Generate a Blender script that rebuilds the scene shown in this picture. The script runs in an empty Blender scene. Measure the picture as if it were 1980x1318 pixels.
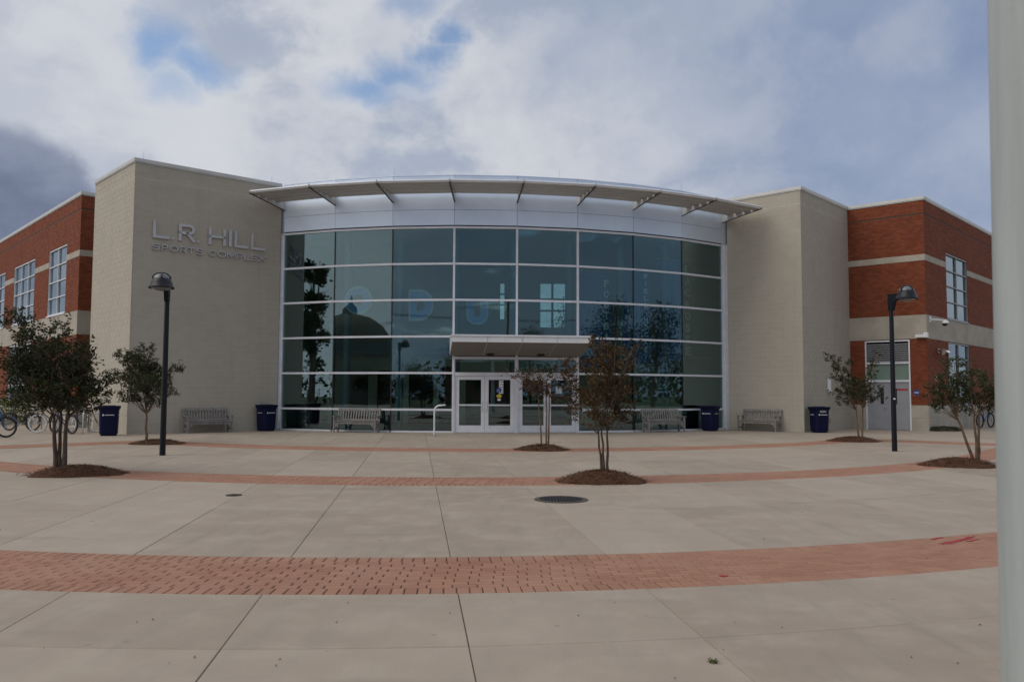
import bpy, math, random
from mathutils import Vector, Matrix
R = math.radians
random.seed(7)
sc = bpy.context.scene
col = sc.collection
# ------------------------------------------------------------------ camera
F, PW, PH, EYE = 1600.0, 1980, 1318, 1.58
PITCH, ROLL = R(3.58), R(0.24)
fwd = Vector((0, math.cos(PITCH), math.sin(PITCH)))
r0 = Vector((1, 0, 0)); u0 = r0.cross(fwd)
rgt = math.cos(ROLL) * r0 + math.sin(ROLL) * u0
upv = -math.sin(ROLL) * r0 + math.cos(ROLL) * u0
cam = bpy.data.cameras.new('camera'); camo = bpy.data.objects.new('camera', cam); col.objects.link(camo)
m = Matrix.Identity(4)
for i in range(3):
    m[i][0], m[i][1], m[i][2] = rgt[i], upv[i], -fwd[i]
m.translation = (0, 0, EYE)
camo.matrix_world = m
cam.sensor_width = 36; cam.lens = F / PW * 36
cam.clip_end = 2000; cam.clip_start = 0.05
cam.dof.use_dof = True; cam.dof.focus_distance = 27; cam.dof.aperture_fstop = 5.6
sc.camera = camo

def ray(x, y):
    return fwd + rgt * ((x - PW / 2) / F) + upv * ((PH / 2 - y) / F)
def ground(x, y, z=0.0):
    d = ray(x, y); t = (z - EYE) / d.z
    return Vector((d.x * t, d.y * t, z))
def at_y(x, y, Y):
    d = ray(x, y); t = Y / d.y
    return Vector((d.x * t, Y, EYE + d.z * t))

# ------------------------------------------------------------------ world, sun, exposure
sc.view_settings.view_transform = 'Standard'; sc.view_settings.look = 'None'
sc.view_settings.exposure = 0.0; sc.view_settings.gamma = 1.0
SUN = Vector((-0.72, -0.27, 0.86)).normalized()
sun = bpy.data.lights.new('sun', 'SUN'); sun.energy = 1.5; sun.angle = R(48); sun.color = (1, .92, .80)
suno = bpy.data.objects.new('sun', sun); col.objects.link(suno)
suno.rotation_euler = (-SUN).to_track_quat('-Z', 'Y').to_euler()
suno.location = (0, 0, 40)
w = bpy.data.worlds.new('World'); sc.world = w; w.use_nodes = True
nt = w.node_tree; nt.nodes.clear()

class NT:
    """small node helper"""
    def __init__(s, t): s.t = t
    def n(s, typ, **k):
        o = s.t.nodes.new(typ)
        for a, b in k.items(): setattr(o, a, b)
        return o
    def put(s, sock, v):
        if isinstance(v, bpy.types.NodeSocket): s.t.links.new(v, sock)
        else: sock.default_value = v
    def math(s, op, a, b=None, c=None, clamp=False):
        o = s.n('ShaderNodeMath', operation=op, use_clamp=clamp)
        s.put(o.inputs[0], a)
        if b is not None: s.put(o.inputs[1], b)
        if c is not None: s.put(o.inputs[2], c)
        return o.outputs[0]
    def vmath(s, op, a, b=None):
        o = s.n('ShaderNodeVectorMath', operation=op)
        s.put(o.inputs[0], a)
        if b is not None: s.put(o.inputs[1], b)
        return o.outputs[1] if op in ('DOT_PRODUCT', 'LENGTH', 'DISTANCE') else o.outputs[0]
    def noise(s, vec, scale, detail=4, rough=.55, color=False, dist=0.0):
        o = s.n('ShaderNodeTexNoise'); s.put(o.inputs['Vector'], vec)
        o.inputs['Scale'].default_value = scale; o.inputs['Detail'].default_value = detail
        o.inputs['Roughness'].default_value = rough; o.inputs['Distortion'].default_value = dist
        return o.outputs['Color' if color else 'Fac']
    def range(s, v, a, b, c=0., d=1., smooth=True):
        o = s.n('ShaderNodeMapRange', interpolation_type='SMOOTHSTEP' if smooth else 'LINEAR')
        s.put(o.inputs[0], v)
        for i, q in enumerate((a, b, c, d)): o.inputs[1 + i].default_value = q
        return o.outputs[0]
    def mix(s, f, a, b, mode='MIX'):
        o = s.n('ShaderNodeMix', data_type='RGBA', blend_type=mode)
        s.put(o.inputs[0], f)
        for k, q in ((6, a), (7, b)):
            if isinstance(q, tuple) and len(q) == 3: q = (*q, 1)
            s.put(o.inputs[k], q)
        return o.outputs[2]
    def sep(s, v):
        o = s.n('ShaderNodeSeparateXYZ'); s.put(o.inputs[0], v); return o.outputs
    def comb(s, x, y, z):
        o = s.n('ShaderNodeCombineXYZ')
        for k, q in enumerate((x, y, z)): s.put(o.inputs[k], q)
        return o.outputs[0]

W = NT(nt)
sky = W.n('ShaderNodeTexSky', sky_type='NISHITA', sun_disc=False)
sky.sun_elevation = math.asin(SUN.z); sky.sun_rotation = math.atan2(SUN.x, SUN.y)
sky.air_density = 1.0; sky.dust_density = 1.0; sky.ozone_density = 1.5
bg_sky = W.n('ShaderNodeBackground'); bg_sky.inputs[1].default_value = 0.15
nt.links.new(sky.outputs[0], bg_sky.inputs[0])
tc = W.n('ShaderNodeTexCoord').outputs['Generated']
dirn = W.vmath('NORMALIZE', tc)
sx, sy, sz = W.sep(dirn)
zz = W.math('ADD', W.math('MAXIMUM', sz, 0.0), 0.22)
cp = W.comb(W.math('DIVIDE', sx, zz), W.math('DIVIDE', sy, zz), 0.0)      # cloud layer plane
cp = W.vmath('ADD', cp, (3.1, 0.4, 0))
w1 = W.vmath('SUBTRACT', W.noise(dirn, 6.0, 4, .5, color=True), (.5, .5, .5))
w2 = W.vmath('SUBTRACT', W.noise(dirn, 17.0, 8, .62, color=True), (.5, .5, .5))
warp = W.vmath('ADD', w1, W.vmath('MULTIPLY', w2, (.55, .55, .55)))
n_big = W.noise(cp, 0.9, 5, .5)
n_mid = W.noise(cp, 2.3, 9, .56, dist=.15)
flat = W.vmath('MULTIPLY', dirn, (1.0, 1.0, 1.7))
n_bil = W.noise(W.vmath('ADD', flat, W.vmath('MULTIPLY', warp, (.10, .10, .10))), 4.2, 10, .54)
n_fin = W.noise(W.vmath('ADD', flat, (3, 1, 2)), 11.0, 9, .58)
def lobe(px, py, r_deg, soft=.5, wob=.25, stretch=1.0):
    """a cloud or a gap round one direction of the sky, its edge broken by noise"""
    d0 = ray(px, py).normalized()
    p = W.vmath('ADD', dirn, W.vmath('MULTIPLY', warp, (wob, wob, wob * .8)))
    dv = W.vmath('SUBTRACT', p, tuple(d0))
    dv = W.vmath('MULTIPLY', dv, (1 / stretch, 1 / stretch, 1.0))
    L = W.vmath('LENGTH', dv)
    rr = math.sin(R(r_deg))
    return W.range(L, rr * (1 + soft), rr * (1 - soft), 0, 1)
shade = W.math('ADD', W.math('MULTIPLY', n_bil, .82), W.math('MULTIPLY', n_fin, .18))
c1 = W.range(shade, .40, .57)
cloud = W.mix(c1, (.375, .43, .535), (.585, .615, .675))
# brighter mass left of centre, darker blue-grey veil towards the right
br = W.math('MULTIPLY', lobe(420, 290, 15, .9, .35, 1.7), W.range(shade, .38, .54))
cloud = W.mix(W.math('MULTIPLY', br, .62), cloud, (.665, .675, .705))
br2 = W.math('MULTIPLY', lobe(860, 190, 8, .8, .3, 1.3), W.range(shade, .40, .54))
cloud = W.mix(W.math('MULTIPLY', br2, .7), cloud, (.655, .665, .70))
cloud = W.mix(W.math('MULTIPLY', lobe(90, 170, 6, .9, .3, 1.3), .62), cloud, (.61, .635, .69))
cloud = W.mix(W.math('MULTIPLY', lobe(1800, 170, 12, .9, .3, 1.1), .92), cloud, (.20, .27, .435))
cloud = W.mix(W.math('MULTIPLY', lobe(1300, 30, 5, .9, .4, 2.2), .55), cloud, (.275, .34, .48))
cloud = W.mix(W.math('MULTIPLY', lobe(1500, 150, 3.2, .9, .45, 2.6), .4), cloud, (.53, .56, .635))
cloud = W.mix(W.math('MULTIPLY', lobe(1120, 130, 5, .9, .4, 1.6), .35), cloud, (.36, .42, .53))
cloud = W.mix(W.math('MULTIPLY', lobe(1850, 300, 3.0, .8, .35, 1.8), .45), cloud, (.49, .54, .64))
cloud = W.mix(W.math('MULTIPLY', lobe(640, 260, 2.6, .8, .3, 1.6), .4), cloud, (.385, .44, .545))
sunward = W.vmath('DOT_PRODUCT', dirn, (-.93, -.37, 0.0))
cloud = W.mix(W.math('MULTIPLY', W.range(sunward, .55, .98), .75), cloud, (.82, .83, .86))
behind = W.math('MULTIPLY', W.range(W.math('ADD', W.vmath('DOT_PRODUCT', dirn, (.55, -.83, 0)), W.math('MULTIPLY', W.math('SUBTRACT', n_mid, .5), .5)), .35, .85), W.range(sz, .34, .17))
cloud = W.mix(W.math('MULTIPLY', behind, .8), cloud, (.155, .215, .30))
gap = W.math('MAXIMUM', lobe(302, 92, 1.4, .7, .12, 1.5), lobe(372, 128, .95, .85, .12, 2.4))
gap = W.math('MAXIMUM', gap, W.math('MULTIPLY', lobe(330, 165, .8, .8, .08, 2.0), .6))
gap = W.math('MAXIMUM', gap, lobe(862, 76, 1.15, .75, .11, .8))
gap = W.math('MAXIMUM', gap, lobe(846, 116, .95, .8, .10, 1.0))
gap = W.math('MAXIMUM', gap, lobe(800, 146, .85, .8, .10, 2.0))
gap = W.math('MAXIMUM', gap, lobe(730, 164, .8, .85, .10, 3.4))
gap = W.math('MAXIMUM', gap, W.math('MULTIPLY', lobe(800, 5, .9, .7, .08, 1.6), .7))
gap = W.math('MULTIPLY', gap, .92)
other = W.math('MULTIPLY', W.range(n_mid, .40, .33), W.range(sy, .75, .45))
gap = W.math('MAXIMUM', gap, W.math('MULTIPLY', other, .7))
dark = W.math('MULTIPLY', lobe(10, 388, 4.7, .16, .075, 1.0), .93)
dk_col = W.mix(W.range(W.math('ADD', W.math('MULTIPLY', sz, 2.0), W.math('MULTIPLY', n_fin, .8)), .62, 1.05), (.135, .165, .255), (.245, .285, .39))
bg_c = W.n('ShaderNodeBackground'); bg_c.inputs[1].default_value = 1.0
nt.links.new(W.mix(dark, cloud, dk_col), bg_c.inputs[0])
mixs = W.n('ShaderNodeMixShader')
nt.links.new(W.math('MULTIPLY', gap, W.math('SUBTRACT', 1.0, dark)), mixs.inputs[0])
nt.links.new(bg_c.outputs[0], mixs.inputs[1]); nt.links.new(bg_sky.outputs[0], mixs.inputs[2])
wo = W.n('ShaderNodeOutputWorld'); nt.links.new(mixs.outputs[0], wo.inputs[0])

# ------------------------------------------------------------------ materials
def newmat(name):
    mt = bpy.data.materials.new(name); mt.use_nodes = True
    t = mt.node_tree; t.nodes.clear()
    return mt, NT(t)
def finish(mt, N, shader):
    o = N.n('ShaderNodeOutputMaterial'); N.t.links.new(shader, o.inputs[0]); return mt
def pbsdf(N, color, rough=.6, metal=0., spec=.5, normal=None):
    b = N.n('ShaderNodeBsdfPrincipled')
    if isinstance(color, tuple) and len(color) == 3: color = (*color, 1)
    N.put(b.inputs['Base Color'], color); N.put(b.inputs['Roughness'], rough)
    b.inputs['Metallic'].default_value = metal; b.inputs['Specular IOR Level'].default_value = spec
    if normal is not None: N.t.links.new(normal, b.inputs['Normal'])
    return b.outputs[0]
def bump(N, h, strength=.3, dist=.01):
    o = N.n('ShaderNodeBump'); o.inputs['Strength'].default_value = strength; o.inputs['Distance'].default_value = dist
    N.t.links.new(h, o.inputs['Height']); return o.outputs[0]
def pos(N): return N.n('ShaderNodeNewGeometry').outputs['Position']
def obj(N): return N.n('ShaderNodeTexCoord').outputs['Object']
def tone(N): return N.n('ShaderNodeAttribute', attribute_name='tone').outputs['Fac']
def simple(name, c, rough=.5, metal=0., var=.12, scale=8., bmp=.0, spec=.5, world=False):
    mt, N = newmat(name)
    p = pos(N) if world else obj(N)
    n1 = N.noise(p, scale, 5, .6)
    lo = tuple(x * (1 - var) for x in c); hi = tuple(min(1, x * (1 + var)) for x in c)
    cc = N.mix(N.range(n1, .3, .7), lo, hi)
    rg = N.math('ADD', N.math('MULTIPLY', n1, .16), rough - .08)
    nm = bump(N, N.noise(p, scale * 7, 4, .6), bmp, .004) if bmp else None
    return finish(mt, N, pbsdf(N, cc, rg, metal, spec, nm))

def m_concrete():
    mt, N = newmat('plaza_concrete'); p = pos(N)
    big = N.noise(p, .33, 6, .6); mid = N.noise(p, 1.7, 7, .65)
    st = N.vmath('MULTIPLY', p, (3.2, .5, 1)); streak = N.noise(st, 1.6, 6, .62)
    c = N.mix(N.range(big, .3, .7), (.285, .228, .175), (.345, .282, .222))
    c = N.mix(N.math('MULTIPLY', N.range(mid, .42, .7), .65), c, (.40, .338, .275))
    c = N.mix(N.math('MULTIPLY', N.range(streak, .48, .75), .5), c, (.235, .205, .172))
    c = N.mix(N.math('MULTIPLY', tone(N), .5), c, (.425, .358, .29))
    fine = N.noise(p, 90, 3, .7)
    c = N.mix(N.math('MULTIPLY', N.range(fine, .35, .75), .22), c, (.16, .145, .125))
    spot = N.n('ShaderNodeTexVoronoi'); N.put(spot.inputs['Vector'], p); spot.inputs['Scale'].default_value = 1.4
    stn = N.math('MULTIPLY', N.range(spot.outputs['Distance'], .07, .02), N.range(mid, .5, .6))
    c = N.mix(N.math('MULTIPLY', stn, .5), c, (.11, .095, .078))
    gum = N.n('ShaderNodeTexVoronoi'); N.put(gum.inputs['Vector'], p); gum.inputs['Scale'].default_value = 2.7
    gs_ = N.math('MULTIPLY', N.range(gum.outputs['Distance'], .075, .05), N.range(N.sep(gum.outputs['Color'])[0], .55, .6))
    c = N.mix(N.math('MULTIPLY', gs_, .3), c, (.13, .11, .09))
    tyre = N.noise(N.vmath('MULTIPLY', p, (.35, 2.6, 1)), 1.3, 6, .6)
    c = N.mix(N.math('MULTIPLY', N.range(tyre, .55, .75), .3), c, (.22, .19, .158))
    return finish(mt, N, pbsdf(N, c, N.range(mid, .2, .8, .62, .85), 0, .35, bump(N, N.noise(p, 160, 3, .7), .25, .003)))
def m_paver():
    mt, N = newmat('clay_paver'); p = pos(N)
    t = tone(N); n1 = N.noise(p, 1.1, 5, .6); n2 = N.noise(p, 60, 4, .65)
    c = N.mix(t, (.275, .138, .089), (.335, .174, .115))
    c = N.mix(N.math('MULTIPLY', N.range(n1, .35, .75), .5), c, (.375, .225, .158))
    c = N.mix(N.math('MULTIPLY', N.range(n2, .45, .8), .35), c, (.17, .085, .062))
    return finish(mt, N, pbsdf(N, c, .8, 0, .3, bump(N, n2, .4, .003)))
def m_block():
    mt, N = newmat('ground_face_block'); p = pos(N)
    n1 = N.noise(p, 45, 3, .7); n2 = N.noise(p, .7, 5, .6)
    st = N.noise(N.vmath('MULTIPLY', p, (2.2, 2.2, .12)), 1.0, 5, .6)
    c = N.mix(tone(N), (.425, .385, .318), (.452, .411, .342))
    c = N.mix(N.math('MULTIPLY', N.range(n1, .4, .7), .35), c, (.31, .278, .228))
    c = N.mix(N.math('MULTIPLY', N.range(n2, .4, .75), .3), c, (.48, .44, .37))
    c = N.mix(N.math('MULTIPLY', N.range(st, .52, .78), .36), c, (.29, .258, .212))
    return finish(mt, N, pbsdf(N, c, .82, 0, .3, bump(N, n1, .2, .003)))
def m_brick():
    mt, N = newmat('red_brick'); p = pos(N)
    n1 = N.noise(p, 70, 3, .6); n2 = N.noise(p, .5, 5, .6)
    c = N.mix(tone(N), (.158, .038, .016), (.25, .066, .028))
    c = N.mix(N.math('MULTIPLY', N.range(n2, .4, .75), .3), c, (.265, .08, .038))
    c = N.mix(N.math('MULTIPLY', N.range(n1, .5, .8), .3), c, (.12, .04, .025))
    return finish(mt, N, pbsdf(N, c, .8, 0, .3, bump(N, n1, .3, .003)))
def m_glass(name, tint, refl, gcol):
    mt, N = newmat(name)
    tr = N.n('ShaderNodeBsdfTransparent'); tr.inputs[0].default_value = (*tint, 1)
    gl = N.n('ShaderNodeBsdfGlossy'); gl.inputs[0].default_value = (*gcol, 1); gl.inputs['Roughness'].default_value = 0.0
    p = pos(N); wv = N.noise(p, .55, 2, .5)
    nb = N.n('ShaderNodeBump'); nb.inputs['Strength'].default_value = .10; nb.inputs['Distance'].default_value = .02
    N.t.links.new(wv, nb.inputs['Height']); N.t.links.new(nb.outputs[0], gl.inputs['Normal'])
    fr = N.n('ShaderNodeFresnel'); fr.inputs[0].default_value = 1.5
    f = N.math('ADD', N.math('MULTIPLY', fr.outputs[0], .8), refl, clamp=True)
    mx = N.n('ShaderNodeMixShader'); N.t.links.new(f, mx.inputs[0])
    N.t.links.new(tr.outputs[0], mx.inputs[1]); N.t.links.new(gl.outputs[0], mx.inputs[2])
    return finish(mt, N, mx.outputs[0])
def m_leaf(name, a, b, c3):
    mt, N = newmat(name); t = tone(N)
    c = N.mix(N.range(t, 0, .6, smooth=False), a, b); c = N.mix(N.range(t, .7, 1.0), c, c3)
    d = N.n('ShaderNodeBsdfDiffuse'); N.put(d.inputs[0], c)
    tl = N.n('ShaderNodeBsdfTranslucent'); N.put(tl.inputs[0], c)
    g = N.n('ShaderNodeBsdfGlossy'); g.inputs['Roughness'].default_value = .45; g.inputs[0].default_value = (.5, .5, .5, 1)
    m1 = N.n('ShaderNodeMixShader'); m1.inputs[0].default_value = .3
    N.t.links.new(d.outputs[0], m1.inputs[1]); N.t.links.new(tl.outputs[0], m1.inputs[2])
    m2 = N.n('ShaderNodeMixShader'); m2.inputs[0].default_value = .04
    N.t.links.new(m1.outputs[0], m2.inputs[1]); N.t.links.new(g.outputs[0], m2.inputs[2])
    return finish(mt, N, m2.outputs[0])
def m_mulch():
    mt, N = newmat('pine_straw'); p = pos(N)
    n1 = N.noise(N.vmath('MULTIPLY', p, (60, 25, 40)), 1.0, 4, .7); n2 = N.noise(p, 6, 4, .6)
    c = N.mix(N.range(n1, .3, .7), (.042, .019, .010), (.125, .058, .030))
    c = N.mix(N.math('MULTIPLY', N.range(n2, .4, .7), .5), c, (.085, .042, .024))
    c = N.mix(N.math('MULTIPLY', tone(N), .6), c, (.17, .088, .048))
    return finish(mt, N, pbsdf(N, c, .9, 0, .2, bump(N, n1, .8, .02)))
def m_pole():
    mt, N = newmat('weathered_white_paint'); p = pos(N)
    n1 = N.noise(N.vmath('MULTIPLY', p, (14, 14, 1.2)), 1.0, 6, .6); n2 = N.noise(p, 30, 4, .6)
    c = N.mix(N.range(n1, .3, .75), (.325, .355, .352), (.40, .43, .425))
    c = N.mix(N.math('MULTIPLY', N.range(n2, .6, .8), .35), c, (.26, .275, .23))
    n3 = N.noise(N.vmath('MULTIPLY', p, (9, 9, 3.5)), 1.0, 8, .68)
    c = N.mix(N.math('MULTIPLY', N.range(n3, .66, .70), .55), c, (.20, .19, .165))
    n4 = N.noise(N.vmath('MULTIPLY', p, (26, 26, .35)), 1.0, 4, .6)
    c = N.mix(N.math('MULTIPLY', N.range(n4, .5, .72), .3), c, (.24, .265, .235))
    return finish(mt, N, pbsdf(N, c, .45, 0, .4, bump(N, n2, .1, .003)))

M = dict(
    concrete=m_concrete(), paver=m_paver(), block=m_block(), brick=m_brick(), mulch=m_mulch(), pole=m_pole(),
    joint=simple('dark_joint', (.065, .055, .046), .9, 0, .3, 5, world=True),
    sand=simple('joint_sand', (.105, .068, .050), .95, 0, .3, 12, world=True),
    mortar_pale=simple('pale_mortar', (.52, .48, .41), .9, 0, .1, 3, world=True),
    mortar_dark=simple('brown_mortar', (.085, .046, .034), .9, 0, .15, 3, world=True),
    stone=simple('cast_stone', (.40, .36, .30), .8, 0, .12, 1.3, .15, .3, world=True),
    coping=simple('coping_metal', (.55, .545, .52), .45, .2, .06, 2, world=True),
    alu=simple('clear_anodised_aluminium', (.70, .71, .755), .42, .1, .06, 3, world=True),
    fascia=simple('silver_panel', (.70, .79, .92), .42, .5, .05, .6, world=True),
    alu_shade=simple('shade_grey_aluminium', (.30, .305, .32), .45, .1, .06, 3, world=True),  # aluminium darkened for the shade on the right wing windows; louver slats share it
    shade=simple('sunshade_metal', (.50, .475, .45), .5, .3, .06, 2, world=True),
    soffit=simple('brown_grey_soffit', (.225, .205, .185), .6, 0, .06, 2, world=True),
    black=simple('black_gasket', (.008, .009, .010), .4),
    glass=m_glass('tinted_glass', (.74, .86, .84), .076, (.76, .93, 1.0)),
    bglass=m_glass('green_glass', (.66, .78, .78), .05, (.8, .9, .9)),
    wglass=m_glass('window_glass', (.30, .38, .40), .20, (.80, .93, 1.0)),
    frost=simple('frosted_glass', (.17, .235, .20), .25, 0, .05, 2),
    inwall=simple('lobby_wall_paint', (.50, .46, .35), .8, 0, .05, 1, world=True),
    inceil=simple('lobby_ceiling', (.38, .39, .36), .8, 0, .05, 1, world=True),
    infloor=simple('lobby_floor', (.07, .065, .06), .4, 0, .2, 3, world=True),
    flange_shade=simple('shaded_flange_metal', (.06, .062, .065), .5, 0, .08, 2, world=True),  # bracket metal with the shade of its underside put into the colour
    steel=simple('painted_column', (.10, .17, .21), .5, 0, .08, 2, world=True),
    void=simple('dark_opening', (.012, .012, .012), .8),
    navy=simple('navy_paint', (.0035, .006, .034), .5, 0, .1, 6, spec=.18),
    lamp=simple('dark_blue_black_paint', (.0035, .005, .010), .42, 0, .12, 6, spec=.35),
    lens=simple('lamp_lens', (.13, .137, .15), .2, 0, .08, 6),
    teak=simple('grey_weathered_teak', (.235, .218, .205), .8, 0, .28, 9, .3),
    door=simple('grey_door_paint', (.30, .31, .34), .5, 0, .05, 2, world=True),
    chrome=simple('brushed_steel', (.52, .52, .53), .3, .9, .05, 9),
    white=simple('white_plastic', (.72, .73, .74), .4, 0, .05, 6),
    blueb=simple('banner_blue', (.030, .105, .29), .7, 0, .1, 2),
    sky_let=simple('light_blue_letter', (.10, .33, .70), .5, 0, .05, 3),
    pale_let=simple('pale_outline', (.52, .62, .68), .5, 0, .05, 3),
    ban_let=simple('banner_lettering', (.82, .88, .92), .7, 0, .05, 3),
    sign=simple('sign_letter_metal', (.50, .50, .52), .42, .2, .06, 4, world=True),
    red=simple('red_sign', (.40, .035, .03), .5),
    spray=simple('red_spray_paint', (.36, .022, .03), .7, 0, .25, 14, world=True),
    blue=simple('blue_sign', (.016, .045, .24), .5),
    yellow=simple('yellow_sticker', (.62, .50, .05), .5),
    bark=simple('smooth_tan_bark', (.150, .095, .058), .8, 0, .35, 10, .3),
    bark_d=simple('grey_brown_bark', (.085, .058, .042), .85, 0, .35, 10, .3),
    rubber=simple('tyre_rubber', (.012, .012, .013), .7),
    wwall=simple('whitewall', (.62, .62, .60), .6),
    bk_black=simple('black_bicycle_paint', (.014, .014, .016), .35),
    bk_blue=simple('blue_bicycle_paint', (.015, .09, .30), .35),
    bk_purple=simple('dark_purple_bicycle_paint', (.03, .022, .085), .35),
    bk_red=simple('red_bicycle_paint', (.22, .018, .02), .35),
    iron=simple('cast_iron', (.020, .019, .018), .55, .3, .4, 20, .5),
    asphalt=simple('asphalt', (.05, .05, .052), .9, 0, .2, 2, .2, world=True),
    grass=simple('lawn_green', (.045, .07, .022), .95, 0, .35, 3, .3, world=True),
    far_stone=simple('dome_stone', (.10, .09, .07), .8, 0, .1, 1),
    far_wall=simple('far_brick', (.16, .09, .065), .85, 0, .15, 1),
    leaf_dark=m_leaf('dark_green_leaf', (.018, .026, .010), (.036, .046, .016), (.075, .055, .022)),
    leaf_green=m_leaf('olive_green_leaf', (.022, .034, .013), (.046, .062, .023), (.095, .060, .028)),
    leaf_rust=m_leaf('rust_brown_leaf', (.045, .026, .010), (.105, .058, .021), (.070, .062, .022)),
    leaf_wine=m_leaf('wine_brown_leaf', (.045, .024, .014), (.085, .045, .022), (.12, .075, .032)),
    leaf_hedge=m_leaf('yellow_green_leaf', (.05, .07, .018), (.10, .125, .03), (.15, .15, .04)),
    leaf_dry=simple('dry_leaf', (.10, .06, .03), .9),
)
# ------------------------------------------------------------------ mesh helpers
class MB:
    def __init__(s): s.v, s.f, s.mi, s.tn = [], [], [], []
    def add(s, vs, fs, mi=0, t=0.0):
        b = len(s.v); s.v.extend([tuple(q) for q in vs])
        for f in fs: s.f.append(tuple(b + i for i in f)); s.mi.append(mi); s.tn.append(t)
    def hexa(s, p, mi=0, t=0., skip=()):
        """8 corners: bottom 0-3 counter-clockwise, top 4-7"""
        fs = [(3, 2, 1, 0), (4, 5, 6, 7), (0, 1, 5, 4), (1, 2, 6, 5), (2, 3, 7, 6), (3, 0, 4, 7)]
        s.add(p, [f for i, f in enumerate(fs) if i not in skip], mi, t)
    def box(s, c, d, mi=0, t=0., rot=None):
        x, y, z = d[0] / 2, d[1] / 2, d[2] / 2
        p = [Vector(q) for q in ((-x, -y, -z), (x, -y, -z), (x, y, -z), (-x, y, -z), (-x, -y, z), (x, -y, z), (x, y, z), (-x, y, z))]
        if rot is not None: p = [rot @ q for q in p]
        c = Vector(c); s.hexa([q + c for q in p], mi, t)
    def prism(s, poly, z0, z1, mi=0, t=0.):
        n = len(poly)
        vs = [(x, y, z0) for x, y in poly] + [(x, y, z1) for x, y in poly]
        fs = [tuple(range(n - 1, -1, -1)), tuple(range(n, 2 * n))] + [(i, (i + 1) % n, n + (i + 1) % n, n + i) for i in range(n)]
        s.add(vs, fs, mi, t)
    def tube(s, path, rad, n=8, mi=0, t=0., cap=True):
        path = [Vector(p) for p in path]
        if not isinstance(rad, (list, tuple)): rad = [rad] * len(path)
        vs = []; prev = None
        for i, p in enumerate(path):
            d = (path[min(i + 1, len(path) - 1)] - path[max(i - 1, 0)]).normalized()
            if prev is None:
                a = d.orthogonal().normalized()
            else:
                a = (prev - d * prev.dot(d)).normalized()
            prev = a; b = d.cross(a)
            for k in range(n):
                q = 2 * math.pi * k / n
                vs.append(p + (a * math.cos(q) + b * math.sin(q)) * rad[i])
        fs = []
        for i in range(len(path) - 1):
            for k in range(n):
                fs.append((i * n + k, i * n + (k + 1) % n, (i + 1) * n + (k + 1) % n, (i + 1) * n + k))
        if cap:
            fs.append(tuple(range(n - 1, -1, -1))); L = (len(path) - 1) * n; fs.append(tuple(L + k for k in range(n)))
        s.add(vs, fs, mi, t)
    def lathe(s, prof, n=24, c=(0, 0, 0), mi=0, t=0., a0=0., a1=2 * math.pi):
        c = Vector(c); full = abs(a1 - a0 - 2 * math.pi) < 1e-6; m_ = n if full else n + 1
        vs = []
        for r_, z in prof:
            for k in range(m_):
                q = a0 + (a1 - a0) * k / n
                vs.append(c + Vector((r_ * math.cos(q), r_ * math.sin(q), z)))
        fs = []
        for i in range(len(prof) - 1):
            for k in range(n):
                k2 = (k + 1) % m_
                fs.append((i * m_ + k, i * m_ + k2, (i + 1) * m_ + k2, (i + 1) * m_ + k))
        s.add(vs, fs, mi, t)
    def mesh(s, name, mats, smooth=False):
        me = bpy.data.meshes.new(name)
        me.from_pydata(s.v, [], s.f)
        for mt in (mats if isinstance(mats, (list, tuple)) else [mats]): me.materials.append(mt)
        if any(s.mi): me.polygons.foreach_set('material_index', s.mi)
        at = me.attributes.new('tone', 'FLOAT', 'FACE'); at.data.foreach_set('value', s.tn)
        if smooth:
            me.shade_smooth()
            try: me.set_sharp_from_angle(angle=R(38))
            except Exception: pass
        me.update()
        return me
    def build(s, name, mats, parent=None, smooth=False, world=True):
        return link(name, s.mesh(name, mats, smooth), parent, world)
def link(name, me, parent=None, world=True):
    o = bpy.data.objects.new(name, me); col.objects.link(o)
    if parent is not None: setpar(o, parent, world)
    return o
def setpar(o, parent, world=True):
    o.parent = parent
    if world and parent.type == 'EMPTY':
        o.matrix_parent_inverse = parent.matrix_basis.inverted()
def tag(o, label=None, cat=None, group=None, kind=None):
    if label: o['label'] = label
    if cat: o['category'] = cat
    if group: o['group'] = group
    if kind: o['kind'] = kind
    return o
def thing(name, label, cat, loc=(0, 0, 0), rz=0., group=None):
    o = bpy.data.objects.new(name, None); col.objects.link(o); o.empty_display_size = .2
    o.location = loc; o.rotation_euler = (0, 0, rz)
    o.matrix_basis = Matrix.Translation(Vector(loc)) @ Matrix.Rotation(rz, 4, 'Z')
    return tag(o, label, cat, group)
def copy_tree(o, parent=None):
    c = o.copy(); col.objects.link(c)
    if parent is not None:
        c.parent = parent; c.matrix_parent_inverse = o.matrix_parent_inverse.copy()
    for ch in list(o.children): copy_tree(ch, c)
    return c
def place(o, loc, rz): o.matrix_basis = Matrix.Translation(Vector(loc)) @ Matrix.Rotation(rz, 4, 'Z')
def V2(p): return Vector((p[0], p[1]))

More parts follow.
